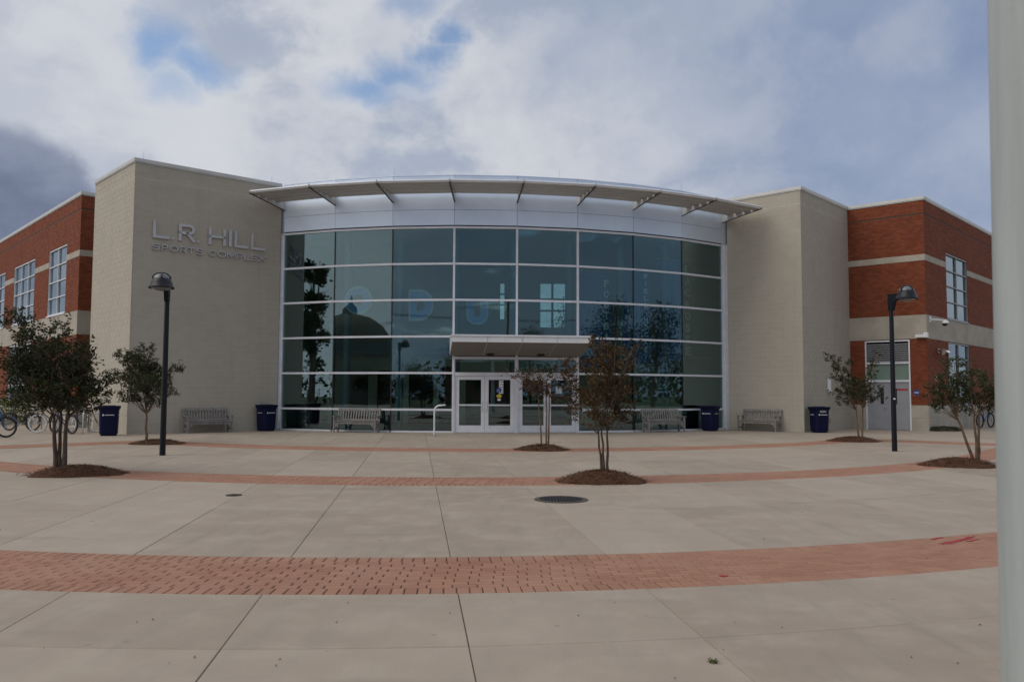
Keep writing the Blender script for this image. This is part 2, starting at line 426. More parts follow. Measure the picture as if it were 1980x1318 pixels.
class Wall:
    """a vertical plane: s runs along it, out is towards its front"""
    def __init__(s, p0, p1):
        s.p0, s.p1 = V2(p0), V2(p1); s.d = (s.p1 - s.p0); s.L = s.d.length; s.d.normalize()
        s.n = Vector((s.d.y, -s.d.x))            # right-hand side of p0 -> p1
    def pt(s, a, out, z): q = s.p0 + s.d * a + s.n * out; return Vector((q.x, q.y, z))
    def hit(s, x, y):
        d = ray(x, y); k = (s.p0 @ s.n) / (Vector((d.x, d.y)) @ s.n)
        q = Vector((d.x * k, d.y * k)); return (q - s.p0) @ s.d, EYE + d.z * k
    def box(s, mb, s0, s1, o0, o1, z0, z1, mi=0, t=0., skip=()):
        P = s.pt
        mb.hexa([P(s0, o1, z0), P(s1, o1, z0), P(s1, o0, z0), P(s0, o0, z0), P(s0, o1, z1), P(s1, o1, z1), P(s1, o0, z1), P(s0, o0, z1)], mi, t, skip)
    def rz(s): return math.atan2(s.d.y, s.d.x)

# ------------------------------------------------------------------ plan
H = 10.3
LA, LB, LD = V2((-14.13, 30.51)), V2((-17.36, 33.98)), V2((-9.72, 34.36))
RA, RB, RD = V2((12.10, 34.35)), V2((15.62, 38.17)), V2((9.62, 36.72))
LW0 = V2((-18.86, 35.78)); lwd = V2((-.675, .738)).normalized(); lfd = (LD - LA).normalized()
RW0 = V2((18.07, 35.98)); rwd = V2((.684, .729)).normalized()
CX, CY, GR, AX, DA = -1.8897, 50.9815, 18.2189, .11418, .13789
P = [V2((CX + GR * math.sin(AX + DA * (i - 4)), CY - GR * math.cos(AX + DA * (i - 4)))) for i in range(9)]
AXv = V2((math.sin(AX), -math.cos(AX))); EXv = V2((math.cos(AX), math.sin(AX)))
LT_front, LT_side = Wall(LA, LD), Wall(LB, LA)
RT_front, RT_side = Wall(RD, RA), Wall(RA, RB)
LW_face, LW_front = Wall(LW0 + lwd * 26, LW0), Wall(LW0, LW0 + lfd * 6)
RW_front, RW_face = Wall(RB, RW0), Wall(RW0, RW0 + rwd * 22)
FAC = [Wall(P[i], P[i + 1]) for i in range(8)]

# ------------------------------------------------------------------ ground and plaza
g = MB(); g.add([(-400, -400, -.06), (400, -400, -.06), (400, 400, -.06), (-400, 400, -.06)], [(0, 1, 2, 3)])
tag(g.build('ground', M['grass']), kind='structure')
def curve(x, v):
    """the paving rows: one bow, repeated towards the camera"""
    a = abs(x + .9 + .036 * max(v, 0)); R_, lim = 17.5, 13.4
    if a <= lim: return R_ - math.sqrt(R_ * R_ - a * a)
    return R_ - math.sqrt(R_ * R_ - lim * lim) + (a - lim) * lim / math.sqrt(R_ * R_ - lim * lim)
def pl(u, v):
    """joint line u (parallel to the axis of the building) meets row v"""
    x = CX + EXv.x * u + AXv.x * (18 + v)
    for _ in range(12):
        y = 32.75 - v + curve(x, v)
        w_ = (y - CY - EXv.y * u) / AXv.y
        x = .5 * x + .5 * (CX + EXv.x * u + AXv.x * w_)
    return V2((x, 32.75 - v + curve(x, v)))
b = MB(); b.add([(-34, -24, -.03), (34, -24, -.03), (34, 48, -.03), (-34, 48, -.03)], [(0, 1, 2, 3)])
plaza = tag(b.build('plaza', M['joint']), kind='structure')
rows = [(9.055, 10.495), (-9, -6), (-6, -3), (-3, .0), (0, 3.02), (3.02, 6.04), (6.04, 9.05), (10.5, 13.82), (13.82, 17.15), (18.55, 21.6), (21.6, 24.7), (26.17, 27.55), (27.55, 29.1), (29.1, 30.5), (30.5, 33), (33, 36), (36, 39), (39, 42), (42, 45), (45, 48), (48, 51), (51, 54)]
U0, DU = -2.065, 1.524
def inframe(q, mx=.72):
    return q.y > .6 and abs(q.x / q.y) < mx
rs = random.Random(3)
rest_slabs = MB()
for (v0, v1) in rows:
    for k in range(-24, 28):
        ua, ub = U0 + DU * k, U0 + DU * (k + 1)
        cs = [pl(u, v) for u in (ua, ub) for v in (v0, v1)]
        if v1 <= -1 and abs((ua + ub) / 2) < 9.5: continue
        if v0 == 9.055:
            if ub < -12.41: pass
            elif ua > 11.91: pass
            elif ua < -12.4 < ub: ub = -12.41
            elif ua < 11.9 < ub: ua = 11.91
            else: continue
        if max(c.y for c in cs) > 47.5 or max(abs(c.x) for c in cs) > 33.5: continue
        seen = v1 < 31 and any(inframe(c) for c in cs)
        ga = rs.choice((.0022, .003, .004)); gb = rs.choice((.0022, .003, .004)); gv = .002
        n = 3
        us = [ua + ga + (ub - gb - ua - ga) * i / n for i in range(n + 1)]
        outer = [pl(u, v1 - gv) for u in us] + [pl(u, v0 + gv) for u in reversed(us)]
        ce = sum(outer, V2((0, 0))) / len(outer)
        inner = [c + (ce - c).normalized() * .005 for c in outer]
        mb = MB() if seen else rest_slabs
        t = rs.random() ** 1.5; N_ = len(outer); dz = rs.uniform(-.0015, .0015)
        mb.add([(c.x, c.y, dz) for c in inner] + [(c.x, c.y, dz - .006) for c in outer] + [(c.x, c.y, -.028) for c in outer],
               [tuple(range(N_))] + [(i, N_ + i, N_ + (i + 1) % N_, (i + 1) % N_) for i in range(N_)] +
               [(N_ + i, 2 * N_ + i, 2 * N_ + (i + 1) % N_, N_ + (i + 1) % N_) for i in range(N_)], 0, t)
        if seen: mb.build('paving_slab', M['concrete'], plaza)
tag(rest_slabs.build('paving_slab', M['concrete'], plaza), kind='stuff')
# plain paving beyond the slabs
far = MB()
far.add([(-70, -30, -.04), (70, -30, -.04), (70, 75, -.04), (-70, 75, -.04)], [(0, 1, 2, 3)], 0, .3)
tag(far.build('pavement', M['concrete']), kind='structure')

def paver_shape(mb, c, ang, lx, ly, z, t):
    """one clay paver: chamfered top"""
    ca, sa = math.cos(ang), math.sin(ang)
    def T(x, y, zz): return (c.x + ca * x - sa * y, c.y + sa * x + ca * y, zz)
    a, b_, k = lx / 2, ly / 2, .006
    o = [(-a, -b_), (a, -b_), (a, b_), (-a, b_)]; i_ = [(-a + k, -b_ + k), (a - k, -b_ + k), (a - k, b_ - k), (-a + k, b_ - k)]
    mb.add([T(x, y, z) for x, y in i_] + [T(x, y, z - .005) for x, y in o] + [T(x, y, z - .03) for x, y in o],
           [(0, 1, 2, 3)] + [(j, 4 + j, 4 + (j + 1) % 4, (j + 1) % 4) for j in range(4)] + [(4 + j, 8 + j, 8 + (j + 1) % 4, 4 + (j + 1) % 4) for j in range(4)], 0, t)
pm = {}
def paver_mesh(kind, i):
    if (kind, i) not in pm:
        mb = MB(); lx, ly = ((.197, .095) if kind == 's' else (.0945, .198))
        paver_shape(mb, V2((0, 0)), 0, lx, ly, 0, i / 9 )
        pm[(kind, i)] = mb.mesh('brick', M['paver'])
    return pm[(kind, i)]
def band(v0, v1, ur, singles):
    bed = MB(); n = 60
    us = [ur[0] + (ur[1] - ur[0]) * i / n for i in range(n + 1)]
    top = [pl(u, v0 - .01) for u in us]; bot = [pl(u, v1 + .01) for u in us]
    for i in range(n):
        bed.add([(*bot[i], -.012), (*bot[i + 1], -.012), (*top[i + 1], -.012), (*top[i], -.012)], [(0, 1, 2, 3)])
    root = tag(bed.build('brick_band', M['sand']), kind='structure')
    items = []
    def slope(u, v): a = pl(u - .01, v); b_ = pl(u + .01, v); return math.atan2(b_.y - a.y, b_.x - a.x), (b_ - a).length / .02
    rows_n = max(8, round((v1 - v0 - .42) / .1035)); pitch = (v1 - v0 - .42) / rows_n
    for edge, vc in (('e', v0 + .105), ('e', v1 - .105)):
        u = ur[0]
        while u < ur[1]:
            a, st = slope(u, vc); items.append((pl(u, vc), a, 'h')); u += .1045 / st
    for r_ in range(rows_n):
        u = ur[0] + (r_ * .093) % .2085 + rs.uniform(-.004, .004)
        while u < ur[1]:
            a, st = slope(u, v0 + .21); items.append((pl(u, v0 + .21 + pitch * (r_ + .5)), a, 's')); u += .208 / st
    items = [it for it in items if inframe(it[0], .70)]
    items.sort(key=lambda it: it[0].length)
    for c, a, k in items[:singles]:
        o = link('brick', paver_mesh(k, rs.randrange(10)), root)
        o.matrix_basis = Matrix.Translation((c.x, c.y, rs.uniform(-.0008, .0))) @ Matrix.Rotation(a + rs.uniform(-.005, .005), 4, 'Z')
    st = MB()
    for c, a, k in items[singles:]:
        lx, ly = (.197, .095) if k == 's' else (.0945, .198)
        paver_shape(st, c, a + rs.uniform(-.005, .005), lx, ly, rs.uniform(-.0008, 0), rs.random())
    tag(st.build('brick', M['paver'], root), kind='stuff')
    return root
near_band = band(24.7, 26.17, (-12.5, 6.5), 300)
band(17.15, 18.55, (-17, 16.5), 0)
band(9.05, 10.5, (-12.4, 11.9), 0)
def straight_band(p0, p1):
    wl = Wall(p0, p1); bed = MB()
    for (z0, z1, o_) in ((-.02, .003, .72),):
        wl.box(bed, -.05, wl.L, -o_, o_, z0, z1)
    root = tag(bed.build('brick_band', M['sand']), kind='structure')
    st = MB(); ang = wl.rz()
    for r_ in range(14):
        a = (r_ % 3) * .07
        while a < wl.L:
            q = wl.pt(a, -.68 + r_ * .104, 0)
            paver_shape(st, V2(q), ang, .198, .095, .008, rs.random()); a += .208
    tag(st.build('brick', M['paver'], root), kind='stuff')
straight_band(V2((-11.6, 26.0)), V2((-17.5, 20.2)))
straight_band(V2((12.6, 28.6)), V2((18.9, 23.4)))
# street, kerb and lawn behind the camera (they show in the glass)
rd = MB(); rd.box((0, -36.5, -.09), (400, 11, .10)); tag(rd.build('road', M['asphalt']), kind='structure')
kb = MB(); kb.box((0, -30.9, -.02), (400, .3, .16)); tag(kb.build('kerb', M['stone']), kind='structure')

# ------------------------------------------------------------------ the building
bld = thing('sports_complex_building', 'large sports building with curved glass front between pale block towers and red brick wings', 'building', (0, 36, 0))
block_m = [None] * 8
singles, rest = [], MB()
def block_wall(wl, z1):
    core = MB(); wl.box(core, .004, wl.L - .004, -.05, 0, 0, z1)
    return core.build('block_wall', M['mortar_pale'], bld)
blocks = []
ch, cw, jt = .2035, .4065, .010
def lay_blocks(wl, z1, root, c0, c1):
    n = int((z1 - .03) / ch); gap_at = z1 - .66
    z = 0.004; r_ = 0
    while z < z1 - .02:
        zt = min(z + ch - jt, z1 - .005)
        a = -cw * .5 if r_ % 2 else 0.
        while a < wl.L - .01:
            s0, s1 = max(a, -c0), min(a + cw - jt, wl.L + c1)
            if a <= 0: s0 = -c0
            if s1 - s0 > .03: blocks.append((wl, root, s0, s1, z, zt))
            a += cw
        z += ch; r_ += 1
        if z - ch < gap_at <= z: z += .03
fr = block_wall(LT_front, H - .1); lay_blocks(LT_front, H - .1, fr, .0, 0)
sd = block_wall(LT_side, H - .1); lay_blocks(LT_side, H - .1, sd, 0, .012)
f2 = block_wall(RT_front, H - .1); lay_blocks(RT_front, H - .1, f2, 0, .0)
s2 = block_wall(RT_side, H - .1); lay_blocks(RT_side, H - .1, s2, .012, 0)
blocks.sort(key=lambda q: (q[0].pt((q[2] + q[3]) / 2, 0, q[4]) - Vector((0, 0, 1.6))).length)
bmesh_cache = {}
for i, (wl, root, s0, s1, z0, z1) in enumerate(blocks):
    o1 = .004 + rs.uniform(-.0006, .0006)
    if i < 300:
        L = round(s1 - s0, 3); Hh = round(z1 - z0, 3); key = (L, Hh, rs.randrange(5))
        if key not in bmesh_cache:
            mb = MB(); x, y, z = L / 2, .0, Hh / 2; k = .0015
            vs = [(-x, .02, -z), (x, .02, -z), (x, .02, z), (-x, .02, z), (-x, -y + k, -z), (x, -y + k, -z), (x, -y + k, z), (-x, -y + k, z),
                  (-x + k, -y, -z + k), (x - k, -y, -z + k), (x - k, -y, z - k), (-x + k, -y, z - k)]
            mb.add(vs, [(j, (j + 1) % 4, 4 + (j + 1) % 4, 4 + j) for j in range(4)] + [(4 + j, 4 + (j + 1) % 4, 8 + (j + 1) % 4, 8 + j) for j in range(4)] + [(8, 9, 10, 11)], 0, key[2] / 4)
            bmesh_cache[key] = mb.mesh('wall_block', M['block'])
        o = link('wall_block', bmesh_cache[key], root)
        o.matrix_basis = Matrix.Translation(wl.pt((s0 + s1) / 2, o1, (z0 + z1) / 2)) @ Matrix.Rotation(wl.rz(), 4, 'Z')
    else:
        wl.box(rest, s0, s1, 0, o1, z0, z1, 0, rs.random())
tag(rest.build('wall_block', M['block'], bld), kind='stuff')

# tower backs, roofs
bk = MB()
for A, B, D in ((LA, LB, LD), (RA, RB, RD)):
    E = B + (D - A); ce = (A + B + E + D) / 4
    ins = [tuple(c + (ce - c) * .04) for c in ((A, D, E, B) if A is LA else (D, A, B, E))]
    bk.prism(ins, 0, H - .22)
bk.build('tower_core', M['stone'], bld)
def coping(wl, a0, a1, zt=H, over=.05):
    mb = MB(); wl.box(mb, a0, a1, -.42, over, zt - .13, zt)
    wl.box(mb, a0 + .01, a1 - .01, .012, over - .02, zt - .17, zt - .13)
    return mb.build('coping', M['coping'], bld)
coping(LT_front, -.02, LT_front.L); coping(LT_side, 0, LT_side.L + .05)
coping(RT_front, 0, RT_front.L + .05); coping(RT_side, .02, RT_side.L)
# brick wings: core, bands of cast stone, bricks laid one by one
BZ = [(1.12, 4.02), (5.08, 7.45), (7.74, H - .1)]
bricks = MB()
def wing_wall(wl, openings, a0, a1, c0=0., c1=0.):
    core = MB()
    # core in strips so that openings are real holes
    xs = sorted({a0, a1, *[o[0] for o in openings], *[o[1] for o in openings]})
    for i in range(len(xs) - 1):
        mid = (xs[i] + xs[i + 1]) / 2
        zs = [(o[2], o[3]) for o in openings if o[0] < mid < o[1]]
        zs.sort(); z = 0
        for q0, q1 in zs + [(H - .1, H - .1)]:
            if q0 > z + .001: wl.box(core, xs[i], xs[i + 1], -.35, 0, z, q0)
            z = q1
    root = core.build('brick_wall', M['mortar_dark'], bld)
    def free(s0, s1, z0, z1):
        """parts of a strip not taken by an opening"""
        segs = [(s0, s1)]
        for o in openings:
            if z1 > o[2] + .004 and z0 < o[3] - .004:
                nx = []
                for p, q in segs:
                    if q <= o[0] or p >= o[1]: nx.append((p, q)); continue
                    if p < o[0] - .02: nx.append((p, o[0]))
                    if q > o[1] + .02: nx.append((o[1], q))
                segs = nx
        return segs
    course = .0767
    for zb, zt in BZ:
        z = zb; r_ = 0
        while z < zt - .02:
            z2 = min(z + course - .010, zt)
            if abs(z - (H - .76)) < course / 2: z += course; r_ += 1; continue
            a = a0 - (.105 if r_ % 2 else 0)
            for p, q in free(a0 - c0, a1 + c1, z, z2):
                s = a0 - (.105 if r_ % 2 else 0) + .2100 * math.floor((p - a0) / .2100)
                while s < q:
                    e0, e1 = max(s, p), min(s + .200, q)
                    if e1 - e0 > .02: wl.box(bricks, e0, e1, 0, .009 + rs.uniform(-.0015, .0015), z, z2, 0, rs.random(), skip=(4,))
                    s += .2100
            z += course; r_ += 1
    for zb, zt in ((0.0, 1.11), (4.03, 5.07), (7.46, 7.73)):
        n = max(1, round((a1 - a0) / (1.6 if zt - zb > .5 else 1.2)))
        hs = [(zb + .0, (zb + zt) / 2 - .003), ((zb + zt) / 2 + .003, zt)] if zt < 1.2 else [(zb, zt)]
        for (h0, h1) in hs:
            for p, q in free(a0 - c0, a1 + c1, h0, h1):
                m_ = max(1, round((q - p) / 1.6))
                for i in range(m_):
                    mb = MB(); wl.box(mb, p + (q - p) * i / m_ + (.0025 if i else 0), p + (q - p) * (i + 1) / m_ - (.0025 if i < m_ - 1 else 0), 0, .016, h0, h1, 0, rs.random())
                    mb.build('stone_block', M['stone'], root)
    return root
def px_open(wl, pts):
    h = [wl.hit(*p) for p in pts]
    s = sorted(q[0] for q in h); z = sorted(q[1] for q in h)
    return ((s[0] + s[1]) / 2, (s[2] + s[3]) / 2, (z[0] + z[1]) / 2, (z[2] + z[3]) / 2)
def fill_window(wl, o, nx, nz, fm='alu', rec=.06):
    s0, s1, z0, z1 = o; fr = MB(); t = .055
    for a, b_ in ((s0, s0 + t), (s1 - t, s1)): wl.box(fr, a, b_, -rec - .1, -rec + .05, z0, z1)
    for a, b_ in ((z0, z0 + t), (z1 - t, z1)): wl.box(fr, s0 + t, s1 - t, -rec - .1, -rec + .05, a, b_)
    root = fr.build('window', M[fm], bld)
    back = MB(); wl.box(back, s0, s1, -1.2, -1.15, z0, z1); back.build('room_dark_sheet', M['void'], root)  # black sheet standing in for the unlit room behind the panes
    dx, dz = (s1 - s0 - 2 * t) / nx, (z1 - z0 - 2 * t) / nz; b = .022
    for i in range(1, nx):
        q = MB(); x = s0 + t + dx * i; wl.box(q, x - b, x + b, -rec - .08, -rec + .04, z0 + t, z1 - t); q.build('mullion', M[fm], root)
    for j in range(1, nz):
        z = z0 + t + dz * j
        for i in range(nx):
            q = MB(); wl.box(q, s0 + t + dx * i + (b if i else 0), s0 + t + dx * (i + 1) - (b if i < nx - 1 else 0), -rec - .08, -rec + .04, z - b, z + b); q.build('transom', M[fm], root)
    for i in range(nx):
        for j in range(nz):
            q = MB(); wl.box(q, s0 + t + dx * i + b, s0 + t + dx * (i + 1) - b, -rec - .04, -rec - .03, z0 + t + dz * j + b, z0 + t + dz * (j + 1) - b)
            q.build('glass_pane', M['wglass'], root)
    sl = MB(); wl.box(sl, s0 - .03, s1 + .03, -rec, .05, z0 - .06, z0 - .003); sl.build('window_sill', M[fm], root)
    return root
# left wing
lo1 = px_open(LW_face, [(95.6, 485), (131, 471), (92, 604), (125, 597)])
lo2 = px_open(LW_face, [(27, 519), (68, 502), (26, 619), (65, 608)])
zt, zb = (lo1[3] + lo2[3]) / 2, 5.12
lo1 = (lo1[0], lo1[1], zb, zt); lo2 = (lo2[0], lo2[1], zb, zt)
w3 = LW_face.hit(6, 640)[0]; lo3 = (w3 - 5.0, w3, zb, zt)
l4a, l4b = LW_face.hit(17, 700)[0], LW_face.hit(58, 700)[0]; lo4 = (l4a, l4b, 1.13, 4.0)
l_open = [lo1, lo2, lo3, lo4]
wing_wall(LW_face, l_open, 0, LW_face.L, 0, .009); wing_wall(LW_front, [], 0, LW_front.L)
for o, nx, nz in ((lo1, 2, 4), (lo2, 3, 4), (lo3, 3, 4), (lo4, 3, 4)): fill_window(LW_face, o, nx, nz)
coping(LW_face, 0, LW_face.L + .05); coping(LW_front, .02, LW_front.L)
# right wing
ro1 = px_open(RW_face, [(1828, 489), (1869, 505), (1831.5, 615), (1871.6, 623)])
ro1 = (ro1[0], ro1[1], 5.11, ro1[3])
ra_, rb_ = ro1[0] + .05, ro1[1]; ro2 = (ra_, rb_, 1.13, 4.0)
fd = [RW_front.hit(1674, 740)[0], RW_front.hit(1761, 740)[0]]
dtop = 3.99
wing_wall(RW_front, [(fd[0], fd[1], 0, dtop)], 0, RW_front.L, 0, .0)
wing_wall(RW_face, [ro1, ro2], 0, RW_face.L, .009, 0)
fill_window(RW_face, ro1, 2, 4, 'alu_shade'); fill_window(RW_face, ro2, 2, 4, 'alu_shade')
coping(RW_front, 0, RW_front.L + .05); coping(RW_face, .02, RW_face.L)
bo = tag(bricks.build('brick', M['brick'], bld), kind='stuff')
rf = MB()
rf.prism([tuple(q) for q in (LW0 + (lfd + lwd) * .4, LW0 + lfd * 6, LW0 + lfd * 6 + lwd * 26, LW0 + lwd * 26 + lfd * .4)], H - .4, H - .22)
bdir = (RB - RW0).normalized()
rf.prism([tuple(q) for q in (RW0 + (rwd + bdir) * .4, RW0 + rwd * 22 + bdir * .4, RW0 + rwd * 22 + bdir * 10, RW0 + bdir * 10)], H - .4, H - .22)
inn = .25
rf.prism([tuple(p - AXv * 0 + (V2((CX, CY)) - p).normalized() * inn) for p in P] + [(10.5, 37.0), (10.5, 47), (-10.5, 47), (-10.5, 34.75)], H - .4, H - .22)
rf.build('roof', M['coping'], bld)
# thin lightning rods on the copings
for q in ((LT_front.pt(.35, -.2, H)), LT_front.pt(5.5, -.2, H), Vector((*(P[2] * .985 + P[3] * .015), H)), Vector((*(P[4] * .3 + P[5] * .7), H)), Vector((*P[7], H)), RT_front.pt(3.25, -.2, H), RW_front.pt(3.0, -.2, H), LW_front.pt(.35, -.2, H)):
    mb = MB(); mb.tube([q, q + Vector((0, 0, .3)), q + Vector((.01, 0, .36))], [.008, .006, .003], 5); mb.build('lightning_rod', M['chrome'], bld)

# ---- curtain wall
ROWZ = [0.06, .90, 2.35, 3.80, 5.26, 6.71, 8.17]
cwm = MB(); vs = []
for i, p in enumerate(P):
    n_ = (p - V2((CX, CY))).normalized()
    for o_, z in ((-.10, 8.135), (.028, 8.135), (.028, 8.215), (-.10, 8.215)): q = p + n_ * o_; vs.append((q.x, q.y, z))
cwm.add(vs, [(4 * i + j, 4 * i + 4 + j, 4 * i + 4 + (j + 1) % 4, 4 * i + (j + 1) % 4) for i in range(8) for j in range(4)] + [(3, 2, 1, 0), (32, 33, 34, 35)])
cw_o = cwm.build('curtain_wall', M['alu'], bld)
for k, Wl in enumerate(FAC):
    if k in (3, 4): continue
    mb = MB(); Wl.box(mb, .03, Wl.L - .03, -.10, .03, 0.0, .07); mb.build('sill', M['alu'], cw_o)
lj, rj = FAC[0], FAC[7]
mb = MB(); lj.box(mb, -.20, -.042, -.14, .10, 0, 8.22); mb.build('jamb', M['alu'], cw_o)
mb = MB(); rj.box(mb, rj.L + .042, rj.L + .24, -.14, .10, 0, 8.22); mb.build('jamb', M['alu'], cw_o)
mb = MB(); lj.box(mb, -.32, -.002, -.3, .005, 8.222, H - .03); mb.build('fascia_return', M['fascia'], bld)
mb = MB(); rj.box(mb, rj.L + .002, rj.L + .45, -.3, .005, 8.222, H - .03); mb.build('fascia_return', M['fascia'], bld)
for i, p in enumerate(P):
    n_ = (p - V2((CX, CY))).normalized(); d_ = V2((-n_.y, n_.x)); white = i in (0, 3, 4, 5, 8)
    mb = MB(); hw = .04 if white else .022; o0, o1 = -.16, (.035 if white else -.004)
    zb = 0.07 if i not in (3, 4, 5) else .0
    zt_ = 8.13
    c = [p + d_ * -hw + n_ * o1, p + d_ * hw + n_ * o1, p + d_ * hw + n_ * o0, p + d_ * -hw + n_ * o0]
    mb.prism([tuple(q) for q in c], zb, zt_)
    mb.build('mullion', M['alu'] if white else M['black'], cw_o)
for k, Wl in enumerate(FAC):
    m0 = .042 if k in (0, 3, 4, 5) else .003; m1 = .042 if k + 1 in (3, 4, 5, 8) else .003
    for j, z in enumerate(ROWZ[1:-1], 1):
        if k in (3, 4) and j in (1, 2): continue
        mb = MB(); h = .04; Wl.box(mb, m0, Wl.L - m1, -.08, .028, z - h, z + h); mb.build('transom', M['alu'], cw_o)
    for j in range(6):
        if k in (3, 4) and j < 3:
            continue
        mb = MB(); a0, a1, z0, z1 = .025, Wl.L - .025, ROWZ[j] + .03, ROWZ[j + 1] - .03      # each pane sits a hair out of true
        ta, tb = rs.gauss(0, .0011), rs.gauss(0, .0011)
        def o_(a, z): return -.031 + ta * (a - Wl.L / 2) + tb * (z - (z0 + z1) / 2)
        mb.hexa([Wl.pt(a, o_(a, z) + d, z) for z in (z0, z1) for a, d in ((a0, .003), (a1, .003), (a1, -.003), (a0, -.003))])
        mb.build('glass_pane', M['glass'], cw_o)
# ---- fascia of metal panels
for k, Wl in enumerate(FAC):
    for (z0, z1) in ((8.27, 8.885), (8.897, 9.72), (9.732, H - .03)):
        mb = MB(); Wl.box(mb, .006, Wl.L - .006, -.06, .015, z0, z1); mb.build('fascia_panel', M['fascia'], bld)
fb = MB()
for k, Wl in enumerate(FAC):
    Wl.box(fb, 0, Wl.L, -.16, -.06, 8.215, H - .06)
fb.build('fascia_backing', M['black'], bld)
fc = MB()
for k, Wl in enumerate(FAC): Wl.box(fc, 0, Wl.L, -.3, .03, H - .028, H)
fc.build('coping', M['fascia'], bld)
# ---- sunshade: four rows of aerofoil blades on triangular brackets
shroot = MB()
def off(i, d): n_ = (P[i] - V2((CX, CY))).normalized(); return P[i] + n_ * d
for i in range(8):
    a, b_ = off(i, 2.06), off(i + 1, 2.06)
    shroot.tube([(*a, 9.555), (*b_, 9.555)], .045, 10, cap=True)
sh = shroot.build('sunshade', M['alu'], bld, smooth=True)
for rad, wd in ((1.82, .345), (1.38, .365), (.94, .365), (.50, .345)):
    for i in range(8):
        mb = MB(); pr = []
        for q in range(12):
            an = 2 * math.pi * q / 12; pr.append((math.cos(an) * wd / 2, math.sin(an) * .045))
        n0 = (P[i] - V2((CX, CY))).normalized(); n1 = (P[i + 1] - V2((CX, CY))).normalized()
        vs = []
        for p_, n_ in ((P[i], n0), (P[i + 1], n1)):
            dd = (P[i + 1] - P[i]).normalized() * (.02 if p_ is P[i] else -.02)
            for (x, z) in pr:
                q = p_ + n_ * (rad + x) + dd; vs.append((q.x, q.y, 9.505 + z + x * .05))
        mb.add(vs, [(q, (q + 1) % 12, 12 + (q + 1) % 12, 12 + q) for q in range(12)] + [tuple(range(11, -1, -1)), tuple(range(12, 24))])
        mb.build('shade_blade', M['shade'], sh, smooth=True)
for i in range(9):
    n_ = (P[i] - V2((CX, CY))).normalized(); d_ = V2((-n_.y, n_.x)); th = .014
    prof = [(.017, 9.22), (2.10, 9.49), (2.14, 9.60), (.35, 9.62), (.017, 9.62)]
    vs = []
    for sgn in (-1, 1):
        for (o_, z) in prof: q = P[i] + n_ * o_ + d_ * th * sgn; vs.append((q.x, q.y, z))
    mb = MB(); mb.add(vs, [(4, 3, 2, 1, 0), (5, 6, 7, 8, 9)] + [(q, (q + 1) % 5, 5 + (q + 1) % 5, 5 + q) for q in range(5)])
    mb.build('bracket', M['coping'], sh); mb = MB()
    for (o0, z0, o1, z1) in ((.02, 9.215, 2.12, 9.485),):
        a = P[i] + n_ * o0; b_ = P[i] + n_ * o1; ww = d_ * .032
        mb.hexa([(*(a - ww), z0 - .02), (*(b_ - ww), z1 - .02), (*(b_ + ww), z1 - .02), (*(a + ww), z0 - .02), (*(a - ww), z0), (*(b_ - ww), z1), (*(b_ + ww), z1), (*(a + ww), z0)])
    mb.build('bracket_flange', M['flange_shade'], sh)
# ---- entrance canopy
CE = (P[5] - P[3]).normalized(); CN = Vector((CE.y, -CE.x)); c0, c1 = P[3] - CE * .15, P[5] + CE * .12
def cpt(a, o, z): q = c0 + (c1 - c0) * a + CN * o; return Vector((q.x, q.y, z))
can = MB()
can.hexa([cpt(0, 2.18, 3.47), cpt(1, 2.18, 3.47), cpt(1, .04, 3.03), cpt(0, .04, 3.03), cpt(0, 2.18, 3.72), cpt(1, 2.18, 3.72), cpt(1, .04, 3.74), cpt(0, .04, 3.74)])
cano = can.build('canopy', M['alu'], bld)
for i in range(4):
    a0, a1 = i / 4 + .003, (i + 1) / 4 - .003
    mb = MB(); mb.hexa([cpt(a0, 2.21, 3.455), cpt(a1, 2.21, 3.455), cpt(a1, 2.184, 3.455), cpt(a0, 2.184, 3.455), cpt(a0, 2.21, 3.66), cpt(a1, 2.21, 3.66), cpt(a1, 2.184, 3.66), cpt(a0, 2.184, 3.66)])
    mb.build('edge_panel', M['white'], cano)
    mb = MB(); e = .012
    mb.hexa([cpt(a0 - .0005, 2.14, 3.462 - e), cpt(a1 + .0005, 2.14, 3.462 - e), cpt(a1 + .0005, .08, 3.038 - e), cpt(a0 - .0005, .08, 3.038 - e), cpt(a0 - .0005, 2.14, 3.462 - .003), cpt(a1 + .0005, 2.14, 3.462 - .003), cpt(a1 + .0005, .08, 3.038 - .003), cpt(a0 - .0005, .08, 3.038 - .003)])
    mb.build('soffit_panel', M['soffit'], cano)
mb = MB(); mb.hexa([cpt(-.005, 2.24, 3.665), cpt(1.005, 2.24, 3.665), cpt(1.005, .03, 3.745), cpt(-.005, .03, 3.745), cpt(-.005, 2.24, 3.735), cpt(1.005, 2.24, 3.735), cpt(1.005, .03, 3.755), cpt(-.005, .03, 3.755)])
mb.build('roof_edge', M['alu'], cano)
for a in (.30, .68):
    q = cpt(a, .42, 3.085); mb = MB(); mb.lathe([(.001, -.05), (.13, -.05), (.15, -.03), (.15, .02)], 18, q); mb.build('downlight', M['iron'], cano, smooth=True)

